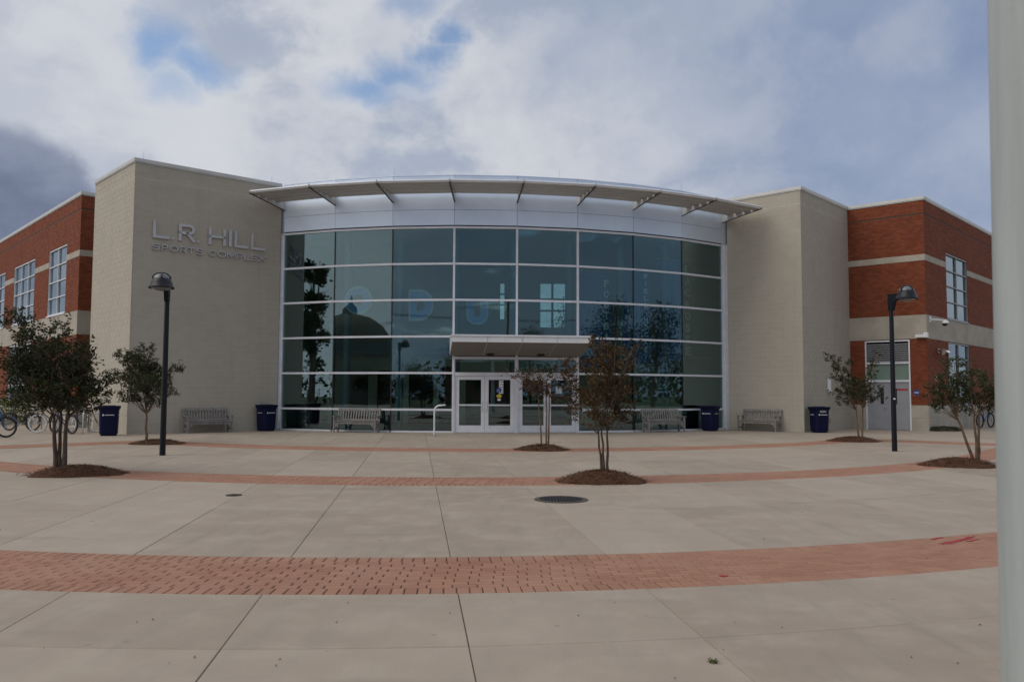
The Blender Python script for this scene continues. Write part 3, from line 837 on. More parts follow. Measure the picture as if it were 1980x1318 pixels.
# ---- entrance doors (two pairs)
for k in (3, 4):
    Wl = FAC[k]; L = Wl.L
    fm = MB()
    j0, j1 = (.042, L - .042)
    Wl.box(fm, j0, j1, -.11, .02, 2.24, 2.38)                 # head above the leaves
    Wl.box(fm, j0, j1, -.11, .02, 2.90, 3.0)
    Wl.box(fm, j0, j0 + .05, -.11, .02, 0, 2.24); Wl.box(fm, j1 - .05, j1, -.11, .02, 0, 2.24)
    Wl.box(fm, j0, j0 + .03, -.11, .02, 2.38, 2.9); Wl.box(fm, j1 - .03, j1, -.11, .02, 2.38, 2.9)
    Wl.box(fm, j0, j1, -.11, .0, 3.0, 3.76, 1)
    df = fm.build('door_frame', [M['alu'], M['black']], bld)
    q = MB(); Wl.box(q, j0 + .03, j1 - .03, -.05, -.042, 2.38, 2.90); q.build('glass_pane', M['glass'], df)
    th = MB(); Wl.box(th, j0 + .05, j1 - .05, -.11, .03, 0, .015); th.build('threshold', M['chrome'], df)
    a0, a1 = j0 + .055, j1 - .055; mid = (a0 + a1) / 2
    for (d0, d1, hs) in ((a0, mid - .004, 1), (mid + .004, a1, -1)):
        lf = MB(); st = .145
        Wl.box(lf, d0, d0 + st, -.06, -.012, .02, 2.23); Wl.box(lf, d1 - st, d1, -.06, -.012, .02, 2.23)
        Wl.box(lf, d0 + st, d1 - st, -.06, -.012, .02, .29); Wl.box(lf, d0 + st, d1 - st, -.06, -.012, 2.09, 2.23)
        Wl.box(lf, d0 + st, d1 - st, -.06, -.012, 1.06, 1.12)
        dr = lf.build('entrance_door', M['alu'], bld)
        for (z0, z1) in ((.29, 1.06), (1.12, 2.09)):
            q = MB(); Wl.box(q, d0 + st, d1 - st, -.040, -.034, z0, z1); q.build('glass_pane', M['glass'], dr)
        x = d1 - .07 if hs == 1 else d0 + .07
        h = MB(); h.tube([Wl.pt(x, -.012, .86), Wl.pt(x - hs * .015, .05, .87), Wl.pt(x - hs * .03, .06, 1.0), Wl.pt(x - hs * .03, .06, 1.12), Wl.pt(x - hs * .015, .05, 1.22), Wl.pt(x, -.012, 1.23)], .013, 7)
        h.build('door_handle', M['chrome'], dr, smooth=True)
Wd = FAC[3]
def sticker(px, py, w_, h_, mt, label, name='sticker', shape='rect', wl=Wd, out=-.031, cat='sticker'):
    s, z = wl.hit(px, py); mb = MB()
    if shape == 'rect': wl.box(mb, s - w_ / 2, s + w_ / 2, out, out + .003, z - h_ / 2, z + h_ / 2)
    else:
        n = 20 if shape == 'disc' else 5
        pts = []
        for i in range(n):
            a = 2 * math.pi * i / n + math.pi / 2; pts.append((s + math.cos(a) * w_ / 2, z + math.sin(a) * h_ / 2))
        b0 = [wl.pt(a, out, zz) for a, zz in pts]; b1 = [wl.pt(a, out + .003, zz) for a, zz in pts]
        mb.add(b1 + b0, [tuple(range(n - 1, -1, -1))] + [(i, (i + 1) % n, n + (i + 1) % n, n + i) for i in range(n)])
    return tag(mb.build(name, mt), label, cat)
nt_ = sticker(969, 748, .17, .52, M['white'], 'tall white printed notice taped inside the entrance door glass', 'paper_notice', cat='notice')
for z_ in range(5):
    s, z = Wd.hit(970, 738 + z_ * 5); q = MB(); Wd.box(q, s - .06, s + .06, -.0275, -.0265, z - .012, z + .012); q.build('print_line', M['steel'], nt_)
acc = sticker(964.5, 754, .21, .21, M['blue'], 'round blue accessibility sticker with white wheelchair figure on the entrance door', 'accessibility_sticker', 'disc', out=-.026)
s, z = Wd.hit(964.5, 754); q = MB(); q.tube([Wd.pt(s - .01, -.0215, z + .06), Wd.pt(s - .01, -.0215, z), Wd.pt(s + .03, -.0215, z), Wd.pt(s + .04, -.0215, z - .05)], .008, 5)
q.lathe([(.001, -.002), (.014, 0), (.001, .002)], 8, Wd.pt(s - .01, -.0215, z + .078))
q.tube([Wd.pt(s + .045 * math.cos(a) - .01, -.0215, z - .03 + .045 * math.sin(a)) for a in [2.2 + .4 * i for i in range(11)]], .006, 5)
q.build('wheelchair_figure', M['white'], acc)
sticker(965, 765.5, .23, .17, M['yellow'], 'yellow rounded emblem sticker below the blue disc on the entrance door', 'emblem_sticker', 'pent', out=-.028)
sticker(965, 772.5, .12, .08, M['white'], 'small cream label under the yellow emblem on the entrance door', 'paper_label', out=-.024, cat='label')
sticker(1081, 754, .26, .26, M['pale_let'], 'square pale green notice on the glass of the rightmost entrance door', 'paper_notice', wl=FAC[4], cat='notice')

# ---- lobby behind the glass
FLR = .012
lob = MB(); lob.prism([tuple(p - (p - V2((CX, CY))).normalized() * .17) for p in P] + [(10.5, 37.0), (10.5, 47), (-10.5, 47), (-10.5, 34.75)], -.02, FLR); lob.build('lobby_floor', M['infloor'], bld)
cl = MB(); cl.prism([tuple(p - (p - V2((CX, CY))).normalized() * .17) for p in P] + [(10.5, 37.0), (10.5, 47), (-10.5, 47), (-10.5, 34.75)], 8.22, 8.35); cl.build('lobby_ceiling', M['inceil'], bld)
YB = 44.0
bw = Wall((-10.2, YB), (10.2, YB))
wa0, wz1 = bw.hit(1045, 548); wa1, wz0 = bw.hit(1099, 633); wb0, _ = bw.hit(967, 600); wb1, wz2 = bw.hit(975, 617)
lw_ = MB()
xs = [0, wb0, wb1, wa0, wa1, bw.L]
for i in range(5):
    if i == 1: zz_ = [(0, wz2), (wz1, 8.22)]
    elif i == 3: zz_ = [(0, wz0), (wz1, 8.22)]
    else: zz_ = [(0, 8.22)]
    for z0, z1 in zz_: bw.box(lw_, xs[i], xs[i + 1], -.2, 0, z0, z1)
for x, y0, y1, sgn in ((-10.2, 34.7, YB, 1), (10.2, 37.2, YB, -1)):
    lw_.box((x, (y0 + y1) / 2, 4.1), (.15, y1 - y0, 8.2))
lwall = lw_.build('lobby_wall', M['inwall'], bld)
mb = MB()
bw.box(mb, (wa0 * .57 + wa1 * .43) - .06, (wa0 * .57 + wa1 * .43) + .06, -.12, -.04, wz0, wz1)
for f in (.36, .62): bw.box(mb, wa0, wa1, -.10, -.05, wz1 + (wz0 - wz1) * f - .05, wz1 + (wz0 - wz1) * f + .05)
for f in (.3, .6): bw.box(mb, wb0, wb1, -.10, -.05, wz1 + (wz2 - wz1) * f - .04, wz1 + (wz2 - wz1) * f + .04)
bwb = mb.build('back_window_bars', M['steel'], bld)
for a_, b_, z_ in ((wa0, wa1, wz0), (wb0, wb1, wz2)):
    mb = MB(); bw.box(mb, a_, b_, -.14, -.135, z_, wz1); mb.build('glass_pane', M['bglass'], bwb)
# gallery edge at the upper floor and the wall with dark openings below it
gal = MB(); gal.box((0, 41.6, 3.78), (20.2, .25, .62)); gal.build('gallery_edge', M['steel'], bld)
gs = MB(); gs.box((0, 42.8, 3.55), (20.2, 2.2, .12)); gs.build('gallery_floor', M['inceil'], bld)
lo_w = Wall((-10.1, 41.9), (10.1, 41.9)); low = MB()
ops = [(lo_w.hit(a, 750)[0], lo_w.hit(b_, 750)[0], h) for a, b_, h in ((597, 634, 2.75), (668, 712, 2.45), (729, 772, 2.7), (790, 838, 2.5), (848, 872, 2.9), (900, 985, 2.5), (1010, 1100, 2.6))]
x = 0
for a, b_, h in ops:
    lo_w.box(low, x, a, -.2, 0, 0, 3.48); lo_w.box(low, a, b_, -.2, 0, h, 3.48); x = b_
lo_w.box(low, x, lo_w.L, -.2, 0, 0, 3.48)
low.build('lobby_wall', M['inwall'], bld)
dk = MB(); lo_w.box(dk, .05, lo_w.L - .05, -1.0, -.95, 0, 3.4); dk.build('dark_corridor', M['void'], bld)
for i in range(1, 8):
    n_ = (P[i] - V2((CX, CY))).normalized(); d_ = V2((-n_.y, n_.x)); q = P[i] - n_ * 1.15
    mb = MB(); mb.lathe([(.16, FLR), (.16, 8.2)], 16, (q.x, q.y, 0)); mb.build('lobby_column', M['steel'], bld, smooth=True)

# ------------------------------------------------------------------ lettering
def letter_mesh(ch, size, depth, offset=0., xs=1.0, bold=0.0):
    cu = bpy.data.curves.new('letter', 'FONT'); cu.body = ch; cu.size = size; cu.extrude = depth / 2; cu.offset = offset
    cu.resolution_u = 5; cu.align_x = 'LEFT'
    o = bpy.data.objects.new('letter', cu); col.objects.link(o)
    dg = bpy.context.evaluated_depsgraph_get(); me = bpy.data.meshes.new_from_object(o.evaluated_get(dg))
    col.objects.unlink(o); bpy.data.objects.remove(o); bpy.data.curves.remove(cu)
    return me
def bounds(me): xs = [v.co.x for v in me.vertices]; ys = [v.co.y for v in me.vertices]; return min(xs), max(xs), min(ys), max(ys)
def fit_letter(ch, w_, h_, depth, mt, offset=.02):
    """a letter as a mesh that fills w x h (dots keep their place at the foot)"""
    me = letter_mesh(ch, 1.0, depth, offset); a, b_, c, d = bounds(me)
    for v in me.vertices:
        v.co.x = (v.co.x - a) / (b_ - a) * w_; v.co.y = (v.co.y - c) / (d - c) * h_
    me.materials.clear(); me.materials.append(mt); return me
def arcp(cx, cy, rx, ry, a0, a1, n=9): return [(cx + rx * math.cos(R(a0 + (a1 - a0) * i / n)), cy + ry * math.sin(R(a0 + (a1 - a0) * i / n))) for i in range(n + 1)]
STROKES = {
    'L': [[(0, 1), (0, 0), (1, 0)]], 'I': [[(.5, 0), (.5, 1)]], 'H': [[(0, 0), (0, 1)], [(1, 0), (1, 1)], [(0, .5), (1, .5)]],
    'T': [[(0, 1), (1, 1)], [(.5, 1), (.5, 0)]], 'E': [[(1, 1), (0, 1), (0, 0), (1, 0)], [(0, .52), (.85, .52)]], 'X': [[(0, 0), (1, 1)], [(0, 1), (1, 0)]],
    'M': [[(0, 0), (0, 1), (.5, .12), (1, 1), (1, 0)]], 'O': [arcp(.5, .5, .5, .5, 90, 450, 24)], 'C': [arcp(.5, .5, .5, .5, 42, 318, 20)],
    'P': [[(0, 0), (0, 1)] + arcp(.68, .72, .32, .28, 90, -90) + [(0, .44)]], 'R': [[(0, 0), (0, 1)] + arcp(.68, .74, .32, .26, 90, -90) + [(0, .48)], [(.55, .48), (1, 0)]],
    'S': [arcp(.5, .74, .48, .26, 30, 180, 9) + arcp(.5, .74, .48, .22, 185, 268, 5) + arcp(.5, .26, .5, .26, 88, -60, 9) + arcp(.5, .26, .5, .26, -65, -155, 6)],
}
def stroke_letter(ch, w_, h_, t, depth, mt):
    """a letter of even stroke width t inside w x h, cut from plate of the given depth"""
    mb = MB(); hw = t / 2
    for path in STROKES[ch]:
        pts = [Vector((hw + x * (w_ - t) if w_ > 2 * t else x * w_, hw + y * (h_ - t))) for x, y in path]
        closed = (pts[0] - pts[-1]).length < 1e-4
        n = len(pts); L_, R_ = [], []
        for i, p in enumerate(pts):
            a = pts[i - 1] if i > 0 else (pts[-2] if closed else None); b_ = pts[i + 1] if i < n - 1 else (pts[1] if closed else None)
            d0 = (p - a).normalized() if a is not None else (b_ - p).normalized(); d1 = (b_ - p).normalized() if b_ is not None else d0
            n0 = Vector((-d0.y, d0.x)); n1 = Vector((-d1.y, d1.x)); mm = (n0 + n1).normalized(); k = hw / max(.35, mm.dot(n0))
            e = Vector((0, 0))
            if not closed and i == 0: e = -d1 * hw
            if not closed and i == n - 1: e = d0 * hw
            L_.append(p + mm * k + e); R_.append(p - mm * k + e)
        vs = [(q.x, q.y, depth / 2) for q in L_] + [(q.x, q.y, depth / 2) for q in R_] + [(q.x, q.y, -depth / 2) for q in L_] + [(q.x, q.y, -depth / 2) for q in R_]
        fs = []
        for i in range(n - 1):
            fs += [(n + i, n + i + 1, i + 1, i), (i, i + 1, 2 * n + i + 1, 2 * n + i), (3 * n + i, 3 * n + i + 1, n + i + 1, n + i), (2 * n + i, 2 * n + i + 1, 3 * n + i + 1, 3 * n + i)]
        fs += [(0, 2 * n, 3 * n, n), (n - 1, 2 * n - 1, 4 * n - 1, 3 * n - 1)]
        mb.add(vs, fs)
    return mb.mesh('letter', mt)
def on_wall(me, wl, s, z, out, name, parent, world=True):
    o = link(name, me, parent, world)
    rot = Matrix.Rotation(wl.rz(), 4, 'Z') @ Matrix.Rotation(R(90), 4, 'X')
    o.matrix_basis = Matrix.Translation(wl.pt(s, out, z)) @ rot
    return o
sg = thing('building_sign', 'raised grey metal letters L.R. HILL SPORTS COMPLEX on the pale tower wall', 'sign', LT_front.pt(2.5, 0, 6))
def row(word_px, y_bot, y_top, wl, hscale=1.0):
    """letters given by their left and right pixel; foot line and cap line from two pixel pairs"""
    (xa, ya), (xb, yb) = y_bot; (ta, tya), (tb, tyb) = y_top
    zb0, zb1 = wl.hit(xa, ya)[1], wl.hit(xb, yb)[1]; zt0, zt1 = wl.hit(ta, tya)[1], wl.hit(tb, tyb)[1]
    z = (zb0 + zb1) / 2; h = ((zt0 + zt1) / 2 - z)
    for ch, x0, x1 in word_px:
        ym = (ya + yb) / 2
        s0, s1 = wl.hit(x0, ym)[0], wl.hit(x1, ym)[0]
        if ch == '.': me = fit_letter('.', s1 - s0, h * .14, .06, M['sign'], .0)
        else: me = stroke_letter(ch, s1 - s0, h, h * (.155 if h > .4 else .135), .06, M['sign'])
        on_wall(me, wl, s0, z, .055, 'letter', sg)
row([('L', 294, 326), ('.', 330, 334), ('R', 344, 375), ('.', 380, 384), ('H', 402, 435), ('I', 441, 446.5), ('L', 452, 478), ('L', 484, 511)],
    ((294, 459), (511, 486)), ((294, 426), (486, 451)), LT_front)
row([('S', 293, 307), ('P', 311, 323), ('O', 327, 343), ('R', 347, 359), ('T', 362, 374), ('S', 378, 391), ('C', 402, 417), ('O', 419, 436), ('M', 438, 454), ('P', 456, 468), ('L', 471, 482), ('E', 485, 496), ('X', 498, 512)],
    ((293, 482), (511, 507)), ((293, 471), (507, 494.5)), LT_front)
# big letters hanging in the lobby
for k_, ch, x0, x1, y0, y1, lab in ((1, 'O', 668, 720, 554, 608, 'big light blue letter O with pale outline hanging inside the glass front'),
                                (2, 'D', 791, 838, 560, 620, 'big light blue letter D with pale outline hanging inside the glass front'),
                                (3, 'U', 902, 944, 578, 628, 'big light blue letter U with pale outline hanging inside the glass front')):
    odw = Wall(FAC[k_].p0 - FAC[k_].n * .55, FAC[k_].p1 - FAC[k_].n * .55)
    s0, zt_ = odw.hit(x0, y0); s1, zb_ = odw.hit(x1, y1)
    root = thing('hanging_letter', lab, 'letter', odw.pt((s0 + s1) / 2, 0, zb_), 0, 'letters hanging in the lobby')
    wd, ht = s1 - s0, zt_ - zb_
    me = fit_letter(ch, wd, ht, .05, M['pale_let'], .085); on_wall(me, odw, s0, zb_, .03, 'outline', root)
    me = fit_letter(ch, wd * .86, ht * .86, .05, M['sky_let'], .055); on_wall(me, odw, s0 + wd * .07, zb_ + ht * .07, .06, 'face', root)
# team banners with vertical lettering
bnw = Wall((2.1, 34.85), (6.7, 36.75))
def banner(x0, x1, y0, y1, word, lx, ly0, ly1, lab):
    s0, zt_ = bnw.hit(x0, y0); s1, zb_ = bnw.hit(x1, y1)
    root = thing('team_banner', lab, 'banner', bnw.pt((s0 + s1) / 2, 0, zb_), 0, 'team banners hanging in the lobby')
    mb = MB(); n = 8
    for i in range(n):
        a0, a1 = s0 + (s1 - s0) * i / n, s0 + (s1 - s0) * (i + 1) / n
        o0, o1 = .02 * math.sin(i * 1.7), .02 * math.sin((i + 1) * 1.7)
        mb.add([bnw.pt(a0, o0, zb_), bnw.pt(a1, o1, zb_), bnw.pt(a1, o1, zt_), bnw.pt(a0, o0, zt_)], [(0, 1, 2, 3)])
    mb.build('cloth', M['blueb'], root)
    mb = MB(); mb.tube([bnw.pt(s0 - .05, 0, zt_), bnw.pt(s1 + .05, 0, zt_)], .025, 8); mb.tube([bnw.pt(s0 - .05, 0, zb_), bnw.pt(s1 + .05, 0, zb_)], .02, 8); mb.build('rod', M['chrome'], root)
    mb = MB(); bnw.box(mb, s0 + .02, s1 - .02, .024, .028, zb_ + .05, zb_ + .55); mb.build('stripe', M['bk_blue'], root)
    zt2 = bnw.hit(lx, ly0)[1]; zb2 = bnw.hit(lx, ly1)[1]; n = len(word); st = (zt2 - zb2) / n; sc_ = bnw.hit(lx, (ly0 + ly1) / 2)[0]
    for i, ch in enumerate(word):
        if ch == ' ': continue
        wd = st * (.56 if ch != 'I' else .16)
        me = fit_letter(ch, wd, st * .68, .01, M['ban_let'], .035)
        on_wall(me, bnw, sc_ - wd / 2, zt2 - st * (i + 1) + st * .15, .035, 'letter', root)
banner(1121, 1184, 522, 712, 'FOOTBALL', 1172, 538, 702, 'dark blue banner lettered FOOTBALL inside the right glass panes')
banner(1194, 1258, 518, 702, 'FIELD HOCKEY', 1248, 528, 696, 'dark blue banner lettered FIELD HOCKEY inside the right glass panes')
banner(1271, 1339, 500, 698, 'LACROSSE', 1329, 510, 690, 'dark blue banner lettered LACROSSE inside the rightmost glass panes')

# ------------------------------------------------------------------ side entrance of the right wing
s0, s1 = fd
df = MB(); t = .06
RW_front.box(df, s0, s0 + t, -.14, .014, 0, dtop); RW_front.box(df, s1 - t, s1, -.14, .014, 0, dtop); RW_front.box(df, s0 + t, s1 - t, -.14, .014, dtop - t, dtop)
for z in (2.98, 2.18): RW_front.box(df, s0 + t, s1 - t, -.14, .01, z - .04, z + .04)
sdf = df.build('side_door_frame', M['alu'], bld)
n = 9
for i in range(n):
    z0 = 3.045 + (dtop - .12 - 3.04) * i / n; z1 = z0 + (dtop - .12 - 3.04) / n
    mb = MB(); a, b_ = s0 + t + .03, s1 - t - .03
    mb.hexa([RW_front.pt(a, .0, z0), RW_front.pt(b_, .0, z0), RW_front.pt(b_, -.07, z0 + .045), RW_front.pt(a, -.07, z0 + .045), RW_front.pt(a, .0, z0 + .04), RW_front.pt(b_, .0, z0 + .04), RW_front.pt(b_, -.07, z0 + .055), RW_front.pt(a, -.07, z0 + .055)])
    mb.build('louver_slat', M['alu_shade'], sdf)
mb = MB(); RW_front.box(mb, s0 + t, s1 - t, -.16, -.10, 3.02, dtop - .06); mb.build('louver_back', M['void'], sdf)
mb = MB(); RW_front.box(mb, s0 + t, s1 - t, -.09, -.07, 2.22, 2.94); mb.build('transom_pane', M['frost'], sdf)
mid = (s0 + s1) / 2
for (a, b_, hs) in ((s0 + t + .004, mid - .003, 1), (mid + .003, s1 - t - .004, -1)):
    vx = b_ - .34 if hs == 1 else a + .22
    mb = MB(); RW_front.box(mb, a, b_, -.10, -.05, .015, 2.135)
    dr = mb.build('side_door', M['door'], bld)
    q = MB(); RW_front.box(q, vx, vx + .14, -.049, -.044, 1.15, 1.85); q.build('vision_pane', M['black'], dr)
    x = b_ - .1 if hs == 1 else a + .1
    if hs == 1:
        q = MB(); q.tube([RW_front.pt(x, -.05, .98), RW_front.pt(x, .01, .98), RW_front.pt(x - .09, .02, .97)], .014, 7); RW_front.box(q, x - .03, x + .03, -.05, -.04, .88, 1.1); q.build('door_handle', M['chrome'], dr, smooth=True)
    q = MB(); RW_front.box(q, a + .05, b_ - .05, -.05, -.046, .03, .26); q.build('kick_plate', M['door'], dr)
sticker(1744, 753, .46, .085, M['red'], 'narrow red warning sign on the grey side door', 'warning_sign', wl=RW_front, out=-.046, cat='sign')
o = sticker(1772.5, 758.5, .25, .22, M['blue'], 'small blue sign plate on the brick beside the grey side doors', 'door_sign', wl=RW_front, out=.012, cat='sign')
s, z = RW_front.hit(1772.5, 758.5); q = MB()
for i in range(5): RW_front.box(q, s - .09 + i * .037, s - .065 + i * .037, .0152, .0165, z - .03, z + .02)
q.build('print_line', M['white'], o)

# ---- fittings on the walls: sconce, outlet, cameras, floodlights
s, z0 = RT_side.hit(1601, 760); _, z1 = RT_side.hit(1601, 731)
sco = thing('wall_sconce', 'tall white half round wall light on the shaded tower side', 'wall light', RT_side.pt(s, .02, z0))
mb = MB()
for k in range(8):
    a0, a1 = math.pi * k / 8, math.pi * (k + 1) / 8
    p0, p1 = RT_side.pt(s - .12 * math.cos(a0), .02 + .12 * math.sin(a0), 0), RT_side.pt(s - .12 * math.cos(a1), .02 + .12 * math.sin(a1), 0)
    mb.add([(p0.x, p0.y, z0 + .1), (p1.x, p1.y, z0 + .1), (p1.x, p1.y, z1), (p0.x, p0.y, z1)], [(3, 2, 1, 0)])
mb.add([RT_side.pt(s - .12 * math.cos(math.pi * k / 8), .02 + .12 * math.sin(math.pi * k / 8), z1) for k in range(9)], [tuple(range(9))])
mb.build('shade', M['white'], sco)
mb = MB()
for j in range(3): RT_side.box(mb, s - .115, s + .115, .012, .13, z0 + j * .04, z0 + .022 + j * .04)
RT_side.box(mb, s - .07, s + .07, .012, .06, z0 - .02, z1 - .02); mb.build('base_ring', M['alu'], sco)
s, z = RT_side.hit(1604, 812); mb = MB(); RT_side.box(mb, s - .06, s + .06, .012, .07, z - .1, z + .1); RT_side.box(mb, s - .045, s + .045, .07, .078, z - .08, z + .08)
tag(mb.build('wall_outlet', M['stone']), 'small weatherproof outlet box low on the tower wall beside the blue bin', 'outlet box')
s, z = RW_face.hit(1797, 617)
cam1 = thing('security_camera', 'white dome security camera on an arm at the stone band corner', 'security camera', RW_face.pt(s, .02, z))
mb = MB(); RW_face.box(mb, s - .09, s + .09, .016, .05, z - .13, z + .13); mb.tube([RW_face.pt(s, .05, z - .02), RW_face.pt(s + .25, .28, z - .03), RW_face.pt(s + .55, .42, z - .05)], .045, 8); mb.build('arm', M['white'], cam1, smooth=True)
mb = MB(); mb.lathe([(.0, .08), (.10, .06), (.16, -.02), (.17, -.08), (.15, -.10)], 18, RW_face.pt(s + .62, .45, z - .08)); mb.build('housing', M['white'], cam1, smooth=True)
mb = MB(); mb.lathe([(.12, .0), (.09, -.08), (.0, -.12)], 16, RW_face.pt(s + .62, .45, z - .18)); mb.build('dome', M['black'], cam1, smooth=True)
s, z = RW_front.hit(1789, 648)
cam2 = thing('security_camera', 'white box security camera below the stone band above the doors', 'security camera', RW_front.pt(s, .02, z))
mb = MB(); RW_front.box(mb, s - .02, s + .14, .016, .2, z - .1, z + .12); mb.build('mount', M['white'], cam2)
mb = MB(); RW_front.box(mb, s - .36, s - .02, .05, .18, z - .09, z + .04); mb.build('housing', M['white'], cam2)
s, z = RW_face.hit(1813, 678)
fl = thing('floodlight', 'twin head silver floodlight on the brick beside the window', 'floodlight', RW_face.pt(s, .02, z))
mb = MB(); RW_face.box(mb, s - .08, s + .08, .01, .06, z - .1, z + .1); mb.build('base_plate', M['chrome'], fl)
for dx in (-.3, .35):
    mb = MB(); q = RW_face.pt(s + dx, .22, z - .02); d3 = Vector((RW_face.n.x, RW_face.n.y, -.5)).normalized(); e3 = Vector((RW_face.d.x, RW_face.d.y, 0)) * (dx)
    mb.tube([RW_face.pt(s, .05, z), q], .02, 6); mb.tube([q - d3 * .08, q + d3 * .06 + e3 * .1, q + d3 * .16 + e3 * .2], [.05, .11, .14], 12); mb.build('lamp_head', M['chrome'], fl, smooth=True)
s, z = RW_face.hit(1808, 731); mb = MB(); RW_face.box(mb, s - .07, s + .07, .01, .06, z - .12, z + .1); tag(mb.build('door_sensor', M['white']), 'small white sensor box on the brick above the crape myrtle', 'sensor box')

# ------------------------------------------------------------------ benches
def make_bench():
    root = thing('bench', 'x', 'bench', group='grey wooden benches along the building')
    Wd_, dp, sh_ = 1.78, .46, .43
    for sx in (-1, 1):
        x = sx * (Wd_ / 2 - .035)
        mb = MB(); mb.box((x, -dp / 2 + .03, .31), (.06, .06, .62)); mb.build('leg', M['teak'], root, world=False)
        mb = MB(); k = [(x - .03, .17, 0), (x + .03, .17, 0), (x + .03, .23, 0), (x - .03, .23, 0), (x - .03, .18, .44), (x + .03, .18, .44), (x + .03, .24, .44), (x - .03, .24, .44)]
        mb.hexa(k); k2 = [(a, b_, c) for a, b_, c in k[4:]] + [(a, b_ + .13, .93) for a, b_, c in k[4:]]; mb.hexa(k2); mb.build('leg', M['teak'], root, world=False)
        mb = MB(); mb.box((x, -.02, .635), (.085, .56, .03)); mb.build('armrest', M['teak'], root, world=False)
        mb = MB(); mb.box((x, -.0, .15), (.035, .36, .05)); mb.box((x, 0, .385), (.035, .36, .06)); mb.build('side_rail', M['teak'], root, world=False)
    for i in range(5):
        mb = MB(); mb.box((0, -.205 + i * .093, .43), (Wd_ - .13, .078, .024)); mb.build('seat_slat', M['teak'], root, world=False)
    fr_ = MB(); fr_.box((0, -dp / 2 + .03, .375), (Wd_ - .13, .03, .085))
    for sx in (-1, 1):
        fr_.hexa([(sx * .80 - .0, -.215, .335), (sx * .80 + .0 - sx * .14, -.215, .333), (sx * .80 - sx * .14, -.185, .333), (sx * .80, -.185, .335), (sx * .80, -.215, .2), (sx * .78, -.215, .2), (sx * .78, -.185, .2), (sx * .80, -.185, .2)][::1])
    fr_.build('front_apron', M['teak'], root, world=False)
    lean = lambda z: .205 + (z - .44) * .265
    mb = MB(); mb.box((0, lean(.89), .885), (Wd_ - .13, .035, .095), rot=Matrix.Rotation(-.26, 3, 'X')); mb.build('top_rail', M['teak'], root, world=False)
    mb = MB(); mb.box((0, lean(.49), .49), (Wd_ - .13, .03, .06), rot=Matrix.Rotation(-.26, 3, 'X')); mb.build('bottom_rail', M['teak'], root, world=False)
    for i in range(15):
        x = -.77 + 1.54 * i / 14
        mb = MB(); mb.box((x, lean(.68), .68), (.05, .014, .36), rot=Matrix.Rotation(-.26, 3, 'X')); mb.build('back_slat', M['teak'], root, world=False)
    return root
bench0 = make_bench()
bspots = [(LT_front, 403, .42, 'weathered grey bench against the tower wall under the metal letters', .0),
          (FAC[1], 689, .52, 'weathered grey bench before the dark glass left of the entrance', .03),
          (FAC[6], 1284, .55, 'weathered grey bench before the glass beside a blue bin', -.05),
          (RT_front, 1467, .42, 'weathered grey bench against the plain tower right of the glass', .0)]
for i, (wl, px, out, lab, dr_) in enumerate(bspots):
    o = bench0 if i == 0 else copy_tree(bench0)
    s, _ = wl.hit(px, 815); q = wl.pt(s, out, 0); o['label'] = lab
    # slide along the view ray so that the middle lands on the pixel
    d = ray(px, 815); k = ((wl.p0 + wl.n * out) @ wl.n) / (Vector((d.x, d.y)) @ wl.n)
    place(o, (d.x * k, d.y * k, 0), wl.rz() + dr_)

# ------------------------------------------------------------------ bins
def make_bin(slots):
    root = thing('litter_bin', 'x', 'litter bin', group='navy blue litter bins')
    def rsq(a, rr, n=5):
        pts = []
        for cx, cy, q in ((a - rr, a - rr, 0), (-a + rr, a - rr, 1), (-a + rr, -a + rr, 2), (a - rr, -a + rr, 3)):
            for i in range(n + 1): an = q * math.pi / 2 + i * math.pi / 2 / n; pts.append((cx + rr * math.cos(an), cy + rr * math.sin(an)))
        return pts
    def loft(secs, name, mt):
        mb = MB(); n = len(rsq(.3, .1)); vs = []
        for a, rr, z in secs: vs += [(x, y, z) for x, y in rsq(a, rr)]
        fs = [tuple(range(n - 1, -1, -1))] + [(i * n + j, i * n + (j + 1) % n, (i + 1) * n + (j + 1) % n, (i + 1) * n + j) for i in range(len(secs) - 1) for j in range(n)]
        fs.append(tuple((len(secs) - 1) * n + j for j in range(n))); mb.add(vs, fs); return mb.build(name, mt, root, smooth=True, world=False)
    loft([(.255, .12, .0), (.255, .12, .05), (.285, .12, .055), (.305, .12, .6), (.31, .12, .93)], 'body', M['navy'])
    loft([(.315, .12, .90), (.355, .13, .99), (.36, .13, 1.0), (.36, .13, 1.045), (.34, .12, 1.06)], 'rim', M['navy'])
    loft([(.20, .1, 1.055), (.20, .1, 1.075)], 'opening', M['void'])
    if slots:
        for i in range(7):
            mb = MB(); mb.box((-.12 + i * .04, -.3155, .90), (.013, .01, .14)); mb.build('slot', M['white'], root, world=False)
    mb = MB()
    for i, (a, b_) in enumerate(((-.10, -.05), (-.045, -.01), (-.005, .05), (.055, .08), (.085, .14), (.145, .19))): mb.box(((a + b_) / 2, -.308, .735), (b_ - a, .006, .024))
    for i in range(6): mb.box((.306, -.12 + i * .05, .735), (.006, .034, .024)); mb.box((-.306, -.12 + i * .05, .735), (.006, .034, .024))
    mb.build('lettering_strip', M['white'], root, world=False)
    mb = MB(); n = 12
    mb.add([(-.16 + .033 * math.cos(2 * math.pi * i / n), -.3115, .735 + .033 * math.sin(2 * math.pi * i / n)) for i in range(n)], [tuple(range(n))])
    mb.build('emblem_disc', M['white'], root, world=False)
    return root
